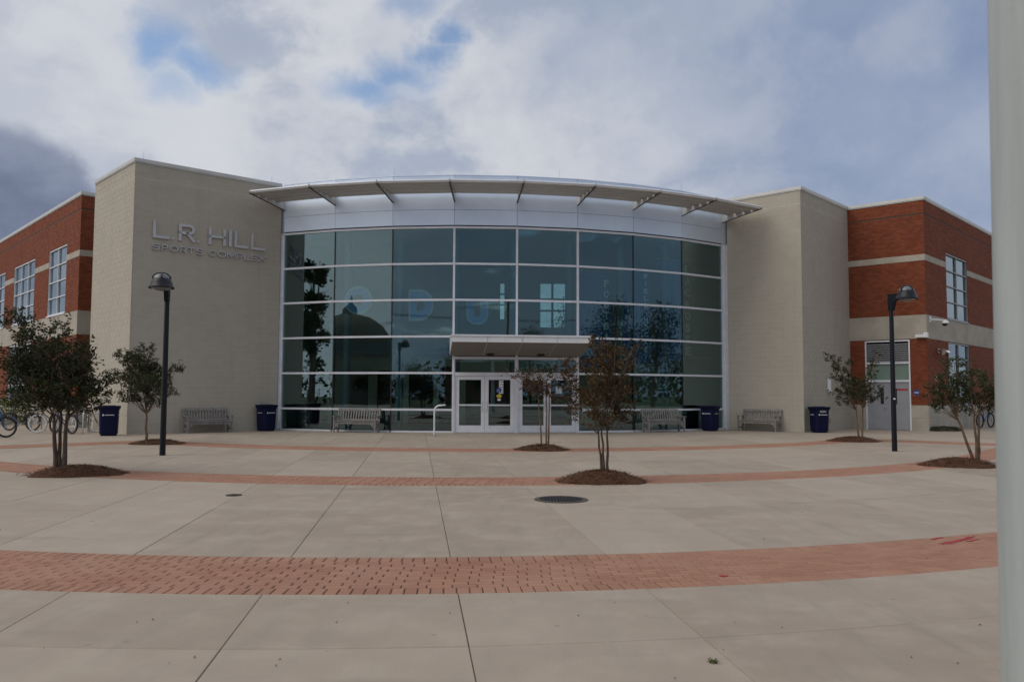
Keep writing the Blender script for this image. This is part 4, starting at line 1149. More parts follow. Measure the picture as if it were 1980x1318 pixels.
for px, wl, out, lab, rz, sl in ((211, LT_side, .75, 'navy bin beside the parked bicycles and pale tower corner', .35, False), (515, LT_front, .42, 'navy bin at the left end of the glass front', .9, False),
                                 (1373, FAC[7], .55, 'navy bin before the right end of the glass front', -.75, False), (1584, RT_side, .5, 'navy bin with slotted top on the shaded tower side', .15, True)):
    d = ray(px, 810); k = ((wl.p0 + wl.n * out) @ wl.n) / (Vector((d.x, d.y)) @ wl.n)
    o = make_bin(sl); o['label'] = lab; place(o, (d.x * k, d.y * k, 0), rz)

# ------------------------------------------------------------------ gooseneck door opener post
q0 = ground(839.5, 843); gp = thing('door_opener_post', 'slim silver gooseneck post with a push plate left of the entrance', 'push button post', q0)
mb = MB(); mb.tube([q0, q0 + Vector((0, 0, .92)), q0 + Vector((.04, 0, 1.04)), q0 + Vector((.13, -.02, 1.10)), q0 + Vector((.24, -.03, 1.12))], .03, 10); mb.build('post', M['alu'], gp, smooth=True)
mb = MB(); mb.box(q0 + Vector((.31, -.03, 1.125)), (.18, .12, .05), rot=Matrix.Rotation(-.1, 3, 'Y')); mb.build('push_plate', M['white'], gp)
mb = MB(); mb.lathe([(.11, 0), (.11, .015), (.04, .03), (.04, .05)], 16, q0); mb.build('base_flange', M['chrome'], gp, smooth=True)

# ------------------------------------------------------------------ lamp posts
def lamp_post(px, py, az, lab, dz):
    q = ground(px, py)
    root = thing('lamp_post', lab, 'street lamp', q, 0, 'dark lamp posts on the plaza')
    d = Vector((math.cos(az), math.sin(az), 0)); hd = q + d * .62
    mb = MB(); mb.tube([q, q + Vector((0, 0, 2)), q + Vector((0, 0, 4.06 + dz))], [.073, .066, .058], 14); mb.build('pole', M['lamp'], root, smooth=True)
    mb = MB()
    pr = [(-.075, 3.98), (.075, 3.98), (.16, 4.22), (.38, 4.30), (.38, 4.43), (-.075, 4.45)]
    nn = Vector((-d.y, d.x, 0)) * .055; vs = []
    for sg_ in (-1, 1):
        for a, z in pr: p_ = q + d * a + nn * sg_; vs.append((p_.x, p_.y, z + dz))
    mb.add(vs, [(5, 4, 3, 2, 1, 0), (6, 7, 8, 9, 10, 11)] + [(i, (i + 1) % 6, 6 + (i + 1) % 6, 6 + i) for i in range(6)]); mb.build('arm', M['lamp'], root)
    c = Vector((hd.x, hd.y, dz))
    mb = MB(); mb.lathe([(.295, 4.235), (.30, 4.262), (.275, 4.285), (.24, 4.39), (.205, 4.47), (.197, 4.475), (.22, 4.39), (.27, 4.25)], 28, c); mb.build('lamp_shade', M['lamp'], root, smooth=True)
    mb = MB(); mb.lathe([(.20, 4.47), (.175, 4.535), (.105, 4.585), (.0, 4.60)], 24, c); mb.build('top_lens', M['lens'], root, smooth=True)
    mb = MB()
    for a0 in (0, math.pi / 2):
        mb.tube([c + Vector((.208 * math.cos(t_) * math.cos(a0 + .4), .208 * math.cos(t_) * math.sin(a0 + .4), 4.47 + .145 * math.sin(t_))) for t_ in [math.pi * i / 12 for i in range(13)]], .02, 6)
    mb.build('top_cage', M['lamp'], root, smooth=True)
    mb = MB(); mb.lathe([(.0, 4.17), (.11, 4.185), (.19, 4.212), (.245, 4.25)], 24, c); mb.build('bottom_lens', M['lens'], root, smooth=True)
    return root, q
lamp_post(314, 880, math.atan2(-.98, .17), 'dark lamp post in front of the lettered tower', -.16)
lp2, q2 = lamp_post(1730, 872, math.atan2(-.95, .25), 'dark lamp post in front of the grey side doors', -.05)
mb = MB(); zz_ = at_y(1729.5, 771, q2.y - .08); mb.lathe([(.0, -.03), (.035, 0), (.0, .03)], 12, zz_ ); mb.build('round_plate', M['white'], lp2)

# ------------------------------------------------------------------ tall white pole close to the camera
pq = Vector((1.330, 2.0, 0))
mp = MB(); mp.tube([(pq.x, pq.y, 0), (pq.x, pq.y, 5.6)], [.160, .098], 48)
po = mp.build('white_pole', M['pole'], None, smooth=True)
tag(po, 'thick weathered white pole very close at the right edge of the view', 'pole')
for z in (.0,):
    mb = MB(); mb.lathe([(.161, 0), (.22, .0), (.22, .03), (.161, .05)], 32, pq); mb.build('base_collar', M['pole'], po, smooth=True)

# ------------------------------------------------------------------ mulch beds and crape myrtles
def mulch(x0, x1, y0, y1, lab, h):
    c = ground((x0 + x1) / 2, y1 - 1.0); a = (ground(x1, y1) - ground(x0, y1)).length / 2
    depth = a * .85; cy = c.y + depth * .92; rr = random.Random(int(x0))
    mb = MB(); nr, na = 9, 36; vs = [(c.x, cy, h)]; fs = []
    for i in range(1, nr + 1):
        f = i / nr
        for k in range(na):
            an = 2 * math.pi * k / na; wob = 1 + .09 * math.sin(3 * an + x0) + .04 * math.sin(7 * an + x1) + rr.uniform(-.05, .05)
            z = h * (1 - f ** 2.0) * (1 + rr.uniform(-.12, .12)) + rr.uniform(-.006, .012)
            vs.append((c.x + a * f * wob * math.cos(an), cy + depth * f * wob * math.sin(an), z if i < nr else .0))
    for k in range(na): fs.append((0, 1 + k, 1 + (k + 1) % na))
    for i in range(nr - 1):
        for k in range(na): fs.append((1 + i * na + k, 1 + (i + 1) * na + k, 1 + (i + 1) * na + (k + 1) % na, 1 + i * na + (k + 1) % na))
    mb.add(vs, fs)
    o = tag(mb.build('mulch_bed', M['mulch'], None, smooth=True), lab, 'mulch bed', 'brown mulch beds under the trees')
    st = MB()
    for _ in range(1500):
        f = math.sqrt(rr.random()) * (1.08 if rr.random() < .93 else 1.35); an = rr.uniform(0, 2 * math.pi)
        x, y = c.x + a * f * math.cos(an), cy + depth * f * math.sin(an); z = h * max(0, 1 - f * f) + .012
        L = rr.uniform(.04, .10); t_ = rr.uniform(0, 2 * math.pi); el = rr.uniform(-.25, .45); dx, dy, dz = L * math.cos(t_) * math.cos(el), L * math.sin(t_) * math.cos(el), L * math.sin(el)
        wx, wy = -math.sin(t_) * .004, math.cos(t_) * .004
        st.add([(x - wx, y - wy, z), (x + wx, y + wy, z), (x + dx + wx, y + dy + wy, z + max(dz, -.008) + .003), (x + dx - wx, y + dy - wy, z + max(dz, -.008))], [(0, 1, 2, 3)], 0, rr.random())
    for _ in range(14):
        f = rr.uniform(.2, 1.0); an = rr.uniform(0, 2 * math.pi); x, y = c.x + a * f * math.cos(an), cy + depth * f * math.sin(an); z = h * max(0, 1 - f * f) + .02
        st.box((x, y, z), (.035, .02, .02), 1, 0, Matrix.Rotation(rr.random() * 3, 3, 'Z'))
    tag(st.build('loose_straw', [M['mulch'], M['far_stone']], o), kind='stuff')
    return Vector((c.x, cy, h))
def crown_and_trunk(root, Y, stems, clumps, leaf, bark, dens, seed, leaf_len=.058, rtr=.035, zoff=0.):
    rr = random.Random(seed); px_m = Y / F
    # trunks and limbs
    tk = MB(); tips = []
    base_pts = []
    for (bx, by, tx, ty, rb) in stems:
        b0 = at_y(bx, by, Y); b0.z = zoff - .03; yo = rr.uniform(-.12, .12)
        b0.y += yo * .4; t1 = at_y(tx, ty, Y + yo * 1.5)
        pts = [b0]
        for k in range(1, 5):
            f = k / 5; p_ = b0.lerp(t1, f) + Vector((rr.uniform(-.012, .012), rr.uniform(-.02, .02), 0)); pts.append(p_)
        pts.append(t1); n = len(pts)
        tk.tube(pts, [rb * (1 - .45 * i / (n - 1)) for i in range(n)], 9)
        tips.append((t1, rb * .55, b0))
    xs_ = [c[0] for c in clumps]; half = (max(xs_) - min(xs_)) / 2 * px_m
    lf = MB()
    cxm = (max(xs_) + min(xs_)) / 2
    for (cx, cy, rx, ry, *wt) in clumps:
        wgt = wt[0] if wt else 1.0
        lat = (cx - cxm) * px_m
        room = math.sqrt(max(.05, half * half - lat * lat))
        yo = rr.uniform(-.75, .75) * room
        ce = at_y(cx, cy, Y + yo)
        # limb from the nearest stem tip
        t1, rb, b0 = min(tips, key=lambda t_: (t_[0] - ce).length + rr.random() * .2)
        mid = t1.lerp(ce, .5) + Vector((rr.uniform(-.05, .05), rr.uniform(-.05, .05), -.10 * (ce - t1).length + .05))
        tk.tube([t1 - Vector((0, 0, .06)), mid, ce], [rb * .6, rb * .32, .006], 6)
        RX, RZ = rx * px_m * 1.05, ry * px_m * 1.05; RY = (RX + RZ) / 2
        area = math.pi * RX * RZ; n = max(12, int(area * dens * wgt))
        ntw = max(4, n // 16)
        for tw in range(ntw):
            while True:
                v = Vector((rr.uniform(-1, 1), rr.uniform(-1, 1), rr.uniform(-1, 1)))
                if v.length < 1: break
            tp = ce + Vector((v.x * RX, v.y * RY, v.z * RZ))
            outd = Vector((v.x, v.y, v.z * .6 + .35)) + Vector((lat / max(half, .1) * .5, yo / max(half, .1) * .5, .1))
            outd = outd.normalized() if outd.length > .01 else Vector((0, 0, 1))
            tl = rr.uniform(.08, .17)
            if tw % 2 == 0: tk.tube([ce.lerp(tp, .3), tp, tp + outd * tl], [.004, .003, .0015], 3, cap=False)
            for _ in range(max(1, n // ntw)):
                f = rr.random(); p_ = tp + outd * (tl * f) + Vector((rr.gauss(0, .024), rr.gauss(0, .024), rr.gauss(0, .024)))
                dl = (outd * .5 + Vector((rr.uniform(-1, 1), rr.uniform(-1, 1), rr.uniform(-.9, .7)))).normalized()
                sd_ = dl.cross(Vector((rr.uniform(-1, 1), rr.uniform(-1, 1), rr.uniform(-1, 1)))).normalized()
                L = leaf_len * rr.uniform(.65, 1.2); wv_ = L * .27; nm_ = dl.cross(sd_) * (L * .06)
                lf.add([p_, p_ + dl * L * .45 + sd_ * wv_ + nm_, p_ + dl * L, p_ + dl * L * .45 - sd_ * wv_ + nm_], [(0, 1, 2, 3)], 0, rr.random())
    tk.build('trunk', bark, root, smooth=True)
    lf.build('crown', leaf, root)
GT = 'crape myrtle trees on the plaza'
def myrtle(bedpx, lab_bed, h, lab, base, stems, clumps, leaf, bark, dens, seed, **k):
    c = mulch(*bedpx, lab_bed, h)
    root = thing('crape_myrtle', lab, 'tree', (c.x, c.y, 0), 0, GT)
    crown_and_trunk(root, c.y, stems, clumps, leaf, bark, dens, seed, zoff=h, **k)
myrtle((20, 205, 897, 924), 'brown straw mulch bed under the large dark tree at far left', .16, 'largest dark green crape myrtle with three trunks before the brick wing', None,
       [(108, 893, 104, 800, .046), (115, 893, 117, 790, .04), (124, 893, 131, 800, .05)],
       [(30, 612, 14, 16), (42, 632, 22, 20), (58, 655, 24, 20), (95, 640, 26, 14, .5), (120, 632, 20, 14, .45), (85, 668, 32, 16, .9), (75, 695, 42, 30), (115, 690, 40, 36), (30, 700, 26, 18), (150, 682, 26, 22), (174, 662, 9, 5, .6), (160, 700, 22, 14),
        (60, 738, 48, 26), (120, 735, 50, 32), (160, 742, 30, 22), (186, 735, 18, 14, .6), (198, 745, 14, 12, .7), (188, 765, 22, 14), (135, 778, 56, 20), (80, 778, 46, 20), (40, 770, 26, 16), (12, 715, 12, 20, .6), (8, 675, 10, 10, .5), (110, 760, 60, 26), (60, 720, 40, 30), (100, 712, 60, 30)],
       M['leaf_dark'], M['bark_d'], 3300, 11, leaf_len=.06)
myrtle((235, 340, 847, 861), 'brown mulch bed under the small single trunk tree by the lettered tower', .13, 'small green crape myrtle with a single trunk beside the left lamp post', None,
       [(283.5, 847, 283, 796, .045)],
       [(228, 683, 9, 4, .8), (245, 690, 16, 9), (262, 694, 16, 11), (279, 678, 15, 10), (272, 705, 28, 15), (288, 715, 18, 14), (216, 721, 9, 4, .7), (236, 730, 18, 10), (258, 738, 24, 14), (302, 716, 14, 8), (310, 735, 24, 16), (334, 716, 16, 7), (347, 708, 6, 3, .7),
        (322, 760, 15, 9), (246, 765, 16, 10), (284, 755, 28, 18), (302, 776, 18, 8), (262, 776, 12, 7), (270, 725, 26, 18), (290, 740, 26, 18)],
       M['leaf_green'], M['bark'], 3300, 12, leaf_len=.066)
myrtle((997, 1103, 858, 873), 'brown mulch bed in front of the entrance doors', .14, 'thin wine brown crape myrtle right in front of the entrance doors', None,
       [(1047, 857, 1041, 758, .026), (1056, 858, 1057, 752, .026), (1060, 858, 1062, 760, .026)],
       [(1000, 724, 14, 5, .6), (980, 722, 8, 3, .5), (1028, 740, 17, 18, .9), (1012, 730, 10, 8, .8), (1052, 735, 16, 14, .5), (1080, 722, 14, 14, .8), (1096, 706, 12, 12, .9), (1100, 748, 15, 22, .9), (1058, 765, 12, 12, .8), (1040, 762, 14, 9, .8), (1110, 788, 7, 16, .6), (1090, 796, 9, 6, .6), (1035, 716, 13, 4, .6), (1108, 768, 8, 15, .7), (1085, 765, 10, 8, .5), (1045, 748, 18, 14, .6)],
       M['leaf_wine'], M['bark'], 2900, 13, leaf_len=.062)
myrtle((1084, 1258, 909, 938), 'large brown mulch bed with white pebbles under the rusty tree', .19, 'rusty brown crape myrtle with three thin trunks right of the entrance', None,
       [(1163, 912, 1156, 832, .026), (1169, 914, 1163, 825, .026), (1175, 912, 1174, 828, .028)],
       [(1148, 655, 7, 13, .6), (1162, 678, 20, 13), (1184, 684, 18, 15), (1148, 698, 12, 8, .7), (1130, 714, 20, 7, .8), (1170, 708, 24, 14), (1214, 692, 10, 14, .7), (1224, 672, 6, 5, .5), (1212, 712, 10, 8, .8), (1174, 735, 28, 15, .9), (1150, 758, 28, 18, .8), (1190, 755, 26, 18, .9), (1128, 780, 18, 17, .7), (1165, 786, 32, 18), (1200, 782, 18, 17, .8), (1150, 810, 26, 10), (1185, 812, 26, 9), (1112, 795, 8, 14, .5), (1190, 652, 5, 4, .4), (1236, 668, 5, 4, .4), (1120, 812, 8, 5, .5), (1206, 800, 16, 9, .8), (1178, 826, 16, 4, .7), (1140, 735, 14, 10, .4)],
       M['leaf_rust'], M['bark_d'], 4700, 14, leaf_len=.054)
myrtle((1620, 1717, 842, 856), 'brown mulch bed before the grey side doors', .15, 'open upright green crape myrtle with two trunks before the grey side doors', None,
       [(1662, 842, 1655, 788, .036), (1668.5, 842, 1668, 785, .036)],
       [(1603, 690, 6, 4), (1612, 697, 7, 7), (1620, 709, 8, 8), (1629, 720, 9, 9), (1641, 708, 5, 10, .8), (1611, 731, 8, 4), (1627, 736, 9, 5), (1638, 736, 12, 10), (1618, 758, 10, 4), (1632, 765, 13, 6), (1650, 750, 18, 15), (1665, 757, 16, 14), (1679, 742, 9, 13), (1683, 720, 7, 12, .9), (1689, 702, 6, 8, .8), (1696, 689, 5, 4, .7), (1690, 760, 13, 5), (1698, 751, 8, 4, .8), (1685, 775, 13, 6), (1655, 774, 20, 8), (1626, 778, 9, 3), (1706, 766, 5, 5, .6)],
       M['leaf_green'], M['bark'], 2900, 15, leaf_len=.068)
myrtle((1815, 1960, 884, 906), 'brown mulch bed half hidden by the white pole', .17, 'leaning green crape myrtle partly hidden by the white pole', None,
       [(1881, 884, 1850, 806, .036), (1888, 885, 1884, 800, .034), (1893, 884, 1893, 800, .036)],
       [(1829, 700, 7, 10, .8), (1845, 705, 10, 9, .8), (1870, 704, 9, 11, .8), (1825, 720, 6, 8, .7), (1870, 722, 16, 10), (1836, 738, 22, 12), (1880, 737, 20, 14), (1812, 752, 14, 10, .8), (1800, 765, 10, 4, .7), (1840, 765, 28, 14), (1885, 765, 28, 16), (1912, 738, 14, 16), (1920, 762, 12, 20), (1822, 785, 16, 8), (1858, 784, 24, 12), (1900, 790, 22, 10), (1808, 790, 9, 4, .7), (1865, 800, 14, 4), (1945, 750, 20, 30), (1850, 750, 24, 16)],
       M['leaf_green'], M['bark'], 3600, 16, leaf_len=.06)

# ------------------------------------------------------------------ shrubs
def leaf_mass(name, lab, cat, box_c, box_d, leaf, n, seed, ll=.06, group=None, rz=0.):
    rr = random.Random(seed); root = thing(name, lab, cat, (box_c[0], box_c[1], 0), rz, group)
    lf = MB(); tw = MB()
    for k in range(14):
        x, y = rr.uniform(-.4, .4) * box_d[0], rr.uniform(-.4, .4) * box_d[1]
        tw.tube([(x * .6, y * .6, 0), (x, y, box_d[2] * .85)], [.012, .004], 5)
    tw.build('stem', M['bark_d'], root, world=False)
    for _ in range(n):
        while True:
            v = Vector((rr.uniform(-1, 1), rr.uniform(-1, 1), rr.uniform(0, 1)))
            q = abs(v.x) ** 3 + abs(v.y) ** 3 + v.z ** 4
            if .25 < q < 1 + .15 * math.sin(7 * v.x) + rr.gauss(0, .06): break
        p_ = Vector((v.x * box_d[0] / 2, v.y * box_d[1] / 2, v.z * box_d[2]))
        dl = Vector((rr.uniform(-1, 1), rr.uniform(-1, 1), rr.uniform(-.6, 1))).normalized(); sd_ = dl.cross(Vector((rr.uniform(-1, 1), rr.uniform(-1, 1), .3))).normalized(); L = ll * rr.uniform(.7, 1.2)
        lf.add([p_, p_ + dl * L * .5 + sd_ * L * .3, p_ + dl * L, p_ + dl * L * .5 - sd_ * L * .3], [(0, 1, 2, 3)], 0, rr.random())
    lf.build('foliage', leaf, root, world=False); return root
for i, (px, lab) in enumerate(((22, 'clipped hedge shrub at the left edge behind the bicycles'), (72, 'yellow green shrub against the brick wing behind the bicycles'))):
    s, _ = LW_face.hit(px, 790); q = LW_face.pt(s, 1.3, 0)
    leaf_mass('shrub', lab, 'shrub', q, (3.6, 1.6, 1.25), M['leaf_hedge'], 2600, 40 + i, .09, 'shrubs by the brick wing', LW_face.rz())
q = ground(1836, 834)
leaf_mass('low_shrub', 'low dark ground shrub at the foot of the right wing wall', 'shrub', (q.x, q.y + .5, 0), (1.5, 1.0, .2), M['leaf_dark'], 2200, 45, .05)

# ------------------------------------------------------------------ bicycles
def make_bike(paint, tyre_wall, fender=False, basket=False):
    root = thing('bicycle', 'x', 'bicycle', group='parked bicycles')
    rw = .33
    for x in (-.53, .53):
        wmb = MB()
        for i in range(32):
            a0, a1 = 2 * math.pi * i / 32, 2 * math.pi * (i + 1) / 32; n = 8; vs = []
            for a in (a0, a1):
                for k in range(n):
                    b_ = 2 * math.pi * k / n; r_ = rw + .024 * math.cos(b_); vs.append((x + r_ * math.cos(a), .024 * math.sin(b_), .355 + r_ * math.sin(a)))
            wmb.add(vs, [(k, (k + 1) % n, n + (k + 1) % n, n + k) for k in range(n)])
        wh = wmb.build('wheel', M['rubber'], root, smooth=True, world=False)
        r2 = MB()
        for i in range(32):
            a0, a1 = 2 * math.pi * i / 32, 2 * math.pi * (i + 1) / 32
            for yy in (-.0255, .0255):
                r2.add([(x + r_ * math.cos(a), yy * (1 if r_ > .31 else .8), .355 + r_ * math.sin(a)) for a, r_ in ((a0, .286), (a1, .286), (a1, .341), (a0, .341))], [(0, 1, 2, 3)])
        r2.build('rim', tyre_wall, wh)
        sp = MB()
        for i in range(16):
            a = 2 * math.pi * i / 16; sp.tube([(x, .02 * (1 if i % 2 else -1), .355), (x + .31 * math.cos(a), 0, .355 + .31 * math.sin(a))], .0022, 3, cap=False)
        sp.tube([(x, -.05, .355), (x, .05, .355)], .022, 8)
        sp.build('spokes', M['chrome'], wh)
        if fender:
            fm = MB(); vs = []; n = 12
            for i in range(n + 1):
                a = math.pi * (.02 + .85 * i / n)
                for yy in (-.035, .035): vs.append((x + .385 * math.cos(a), yy, .355 + .385 * math.sin(a)))
            fm.add(vs, [(2 * i, 2 * i + 1, 2 * i + 3, 2 * i + 2) for i in range(n)]); fm.build('fender', paint, root, world=False)
    fr_ = MB(); T = fr_.tube
    bb, st, hd0, hd1 = (-.08, 0, .30), (-.22, 0, .80), (.33, 0, .88), (.37, 0, .74)
    T([st, bb], .017, 8); T([bb, (.12, 0, .55), hd1], .019, 8); T([(-.18, 0, .66), (.1, 0, .74), hd0], .017, 8); T([hd0, hd1], .022, 8)
    for y in (-.045, .045): T([bb, (-.53, y, .355)], .010, 6); T([(-.19, 0, .70), (-.53, y, .355)], .009, 6); T([hd1, (.44, y, .55), (.53, y, .355)], .012, 6)
    fr_.build('frame', paint, root, smooth=True, world=False)
    hb = MB(); hb.tube([(.33, 0, .88), (.31, 0, 1.0)], .014, 8); hb.tube([(.12, -.31, 1.05), (.24, -.30, 1.07), (.33, -.12, 1.02), (.33, .12, 1.02), (.24, .30, 1.07), (.12, .31, 1.05)], .012, 8); hb.build('handlebar', M['chrome'], root, smooth=True, world=False)
    sd_ = MB(); sd_.tube([(-.22, 0, .8), (-.235, 0, .90)], .013, 8); sd_.hexa([(-.40, -.10, .90), (-.05, -.025, .915), (-.05, .025, .915), (-.40, .10, .90), (-.41, -.11, .95), (-.04, -.03, .94), (-.04, .03, .94), (-.41, .11, .95)]); sd_.build('saddle', M['rubber'], root, world=False)
    ck = MB(); ck.lathe([(.09, -.004), (.09, .004)], 18); ck.tube([(0, .05, 0), (.12, .06, -.11)], .012, 6); ck.tube([(0, -.05, 0), (-.12, -.06, .11)], .012, 6); ck.box((.12, .1, -.11), (.08, .08, .02)); ck.box((-.12, -.1, .11), (.08, .08, .02))
    co = ck.build('crank', M['chrome'], root, world=False); co.location = (-.08, 0, .30)
    return root
def put_bike(o, px, py, rz, lab): q = ground(px, py); o['label'] = lab; place(o, q, rz)
b1 = make_bike(M['bk_black'], M['wwall']); put_bike(b1, 101, 836.5, R(186), 'black cruiser bicycle with whitewall tyres left of the trunks')
b2 = make_bike(M['bk_purple'], M['rubber'], True); put_bike(b2, 122, 838.5, R(150), 'dark purple bicycle half hidden behind the tree trunks')
b3 = make_bike(M['bk_black'], M['wwall'], True); put_bike(b3, 158, 836, R(20), 'black bicycle with fenders parked next to the navy bin')
b4 = make_bike(M['bk_black'], M['rubber'], True); put_bike(b4, 40, 832.5, R(170), 'black bicycle with fenders near the left edge')
b5 = make_bike(M['bk_blue'], M['rubber'], True); put_bike(b5, -22, 846, R(8), 'blue bicycle cut off by the left edge of the view')
b6 = make_bike(M['bk_red'], M['rubber']); put_bike(b6, 172, 834, R(115), 'red framed bicycle seen end on beside the navy bin')
b7 = make_bike(M['bk_blue'], M['rubber']); q = ground(1906, 827); b7['label'] = 'blue bicycle by the right wing behind the leaning tree'; place(b7, q, R(35))
def rack(px, py, rz, lab):
    q = ground(px, py); root = thing('bike_rack', lab, 'bike rack', q, rz, 'grey loop bike racks')
    mb = MB(); mb.tube([(-.28, 0, 0), (-.28, 0, .72), (-.2, 0, .84), (0, 0, .88), (.2, 0, .84), (.28, 0, .72), (.28, 0, 0)], .027, 8); mb.build('loop', M['chrome'], root, smooth=True, world=False)
    for x in (-.28, .28):
        mb = MB(); mb.lathe([(.07, 0), (.07, .012), (.03, .02)], 12, (x, 0, 0)); mb.build('base_plate', M['chrome'], root, world=False)
rack(70, 832, R(80), 'bike rack loop behind the whitewall bicycle'); rack(166, 838, R(95), 'bike rack loop nearest the navy bin'); rack(118, 833, R(85), 'bike rack loop behind the tree trunks')

# ------------------------------------------------------------------ covers, paint marks, litter
q = ground(1085, 965.5)
mh = thing('manhole_cover', 'round dark iron manhole cover set in the concrete paving', 'manhole cover', q)
mb = MB(); mb.lathe([(.40, .0015), (.40, .010), (.335, .012), (.33, .006)], 48, q); mb.build('ring', M['joint'], mh, smooth=True)
mb = MB(); mb.lathe([(.33, .006), (.32, .011), (.0, .011)], 48, q)
for i in range(-6, 7):
    for j in range(-6, 7):
        if i * i + j * j < 38: mb.box((q.x + i * .047, q.y + j * .047, q.z + .014), (.024, .024, .008))
mb.build('lid', M['iron'], mh)
q = ground(452, 957); dc = MB(); dc.lathe([(.12, .002), (.12, .008), (.0, .009)], 24, q); dc.box(q + Vector((0, 0, .012)), (.05, .02, .008))
tag(dc.build('valve_cover', M['iron']), 'small round iron valve cover in the concrete at left', 'valve cover')
def blob(name, pts, z, mt, lab):
    rr = random.Random(int(pts[0][0])); mb = MB(); c = sum((ground(*p) for p in pts), Vector()) / len(pts)
    vs = [ground(*p) for p in pts]; out = []
    for i, v in enumerate(vs):
        nx = vs[(i + 1) % len(vs)]
        for k in range(4):
            p_ = v.lerp(nx, k / 4); out.append((p_.x + rr.uniform(-.012, .012), p_.y + rr.uniform(-.012, .012), z))
    mb.add(out + [(c.x, c.y, z)], [(i, (i + 1) % len(out), len(out)) for i in range(len(out))])
    return tag(mb.build(name, mt), lab, 'paint mark', 'red spray marks on the brick band')
blob('spray_mark', [(1812, 1051), (1836, 1047), (1871, 1038), (1886, 1036), (1877, 1041), (1840, 1051)], .004, M['spray'], 'longest red spray paint stroke on the brick band at right')
blob('spray_mark', [(1798, 1043), (1812, 1039), (1824, 1038.5), (1806, 1043.5)], .004, M['spray'], 'short red spray stroke above and left of the longest one')
blob('spray_mark', [(1866, 1046.5), (1884, 1042.5), (1895, 1042), (1876, 1047)], .004, M['spray'], 'short red spray stroke below and right of the longest one')
blob('spray_mark', [(1391, 1112), (1399, 1110.5), (1407, 1113), (1400, 1116)], .004, M['spray'], 'small red spray dot alone on the brick band')
lt = MB(); rr = random.Random(5)
for _ in range(60):
    px, py = rr.uniform(-20, 1900), 845 + 470 * rr.random() ** 1.6; q = ground(px, py); L = rr.uniform(.010, .024); a = rr.uniform(0, 6.3)
    dx, dy = math.cos(a) * L, math.sin(a) * L
    lt.add([(q.x, q.y, .004), (q.x + dx * .5 - dy * .3, q.y + dy * .5 + dx * .3, .014), (q.x + dx, q.y + dy, .005), (q.x + dx * .5 + dy * .3, q.y + dy * .5 - dx * .3, .006)], [(0, 1, 2, 3)])
tag(lt.build('fallen_leaves', M['leaf_dry']), kind='stuff')
q = ground(1380, 1280); wd = MB()
for _ in range(40):
    a = rr.uniform(0, 6.3); L = rr.uniform(.015, .045); b_ = q + Vector((rr.uniform(-.02, .02), rr.uniform(-.02, .02), .0))
    wd.add([b_, b_ + Vector((math.cos(a) * L * .5 - .005, math.sin(a) * L * .5, L * .4)), b_ + Vector((math.cos(a) * L, math.sin(a) * L, L * .3)), b_ + Vector((math.cos(a) * L * .5 + .005, math.sin(a) * L * .5 + .005, L * .35))], [(0, 1, 2, 3)], 0, rr.random())
tag(wd.build('weed_tuft', M['leaf_hedge']), 'small green weed growing in a joint of the front paving', 'weed')

# ------------------------------------------------------------------ behind the camera: what the glass reflects
def far_tree(x, y, h, w_, seed, lab, narrow=False, n=5600):
    rr = random.Random(seed); root = thing('street_tree', lab, 'tree', (x, y, 0), 0, 'trees across the street')
    tk = MB(); tk.tube([(0, 0, -.06), (.1, 0, h * .3), (0, .1, h * .8)], [h * .022, h * .016, h * .004], 8); lf = MB()
    for k in range(26 if not narrow else 22):
        f = rr.uniform(.22, .98); wr = w_ * (math.sin(math.pi * min(1, (f * .85 + .12))) ** .7 if not narrow else (1.05 - f * .8))
        a = rr.uniform(0, 6.28); c = Vector((math.cos(a) * wr * rr.uniform(.1, .8), math.sin(a) * wr * rr.uniform(.1, .8), h * f)); cr = w_ * rr.uniform(.28, .42) * (.75 if narrow else 1)
        tk.tube([(0, 0, c.z * .6), c], [h * .006, .01], 5)
        for _ in range(n // 24):
            v = Vector((rr.gauss(0, .5), rr.gauss(0, .5), rr.gauss(0, .45))) * cr; L = h * .021 * rr.uniform(.6, 1.3); p_ = c + v
            dl = Vector((rr.uniform(-1, 1), rr.uniform(-1, 1), rr.uniform(-1, 1))).normalized(); sd_ = dl.orthogonal().normalized()
            lf.add([p_, p_ + dl * L * .5 + sd_ * L * .35, p_ + dl * L, p_ + dl * L * .5 - sd_ * L * .35], [(0, 1, 2, 3)], 0, rr.random())
    tk.build('trunk', M['bark_d'], root, smooth=True, world=False); lf.build('crown', M['leaf_dark'], root, world=False)
far_tree(-57.5, 0.5, 19.5, 2.6, 61, 'tall narrow dark evergreen at the far side street, mirrored in the leftmost panes', True, 7500)
for i, (x, y, h, w_, lab) in enumerate(((-22, -46, 7.5, 4.0, 'round street tree across the road behind the camera'), (-30, -48, 6.0, 3.5, 'smaller street tree left of the round one across the road'), (-12, -47, 5.0, 3.0, 'lowest bushy tree across the road behind the camera'), (33, -46, 10.5, 4.5, 'tall broad tree across the road to the right'),
                                        (56, -20, 12.5, 5.0, 'broad tree at the right street corner behind the camera'), (64, 4, 11.5, 5.0, 'tree beside the side street far right'), (10, -50, 6.0, 3.5, 'tree straight behind the camera across the road'), (20, -52, 7.0, 4.0, 'tree right of the centre across the road'), (-46, -47, 6.5, 4.5, 'street tree left of the dome seen in the glass'), (-38, -52, 5.5, 4.0, 'low street tree between dome and round tree'),
                                        (0, -53, 5.5, 4.0, 'low tree left of the middle across the road'), (45, -42, 9.0, 4.5, 'leafy tree between the broad ones across the road'), (66, -8, 9.5, 5.0, 'tree at the side street right of the corner'), (-70, -20, 6.0, 4.5, 'low tree by the side street far left'), (-64, 12, 5.5, 4.0, 'low tree past the tall evergreen'))):
    far_tree(x, y, h, w_, 70 + i, lab)
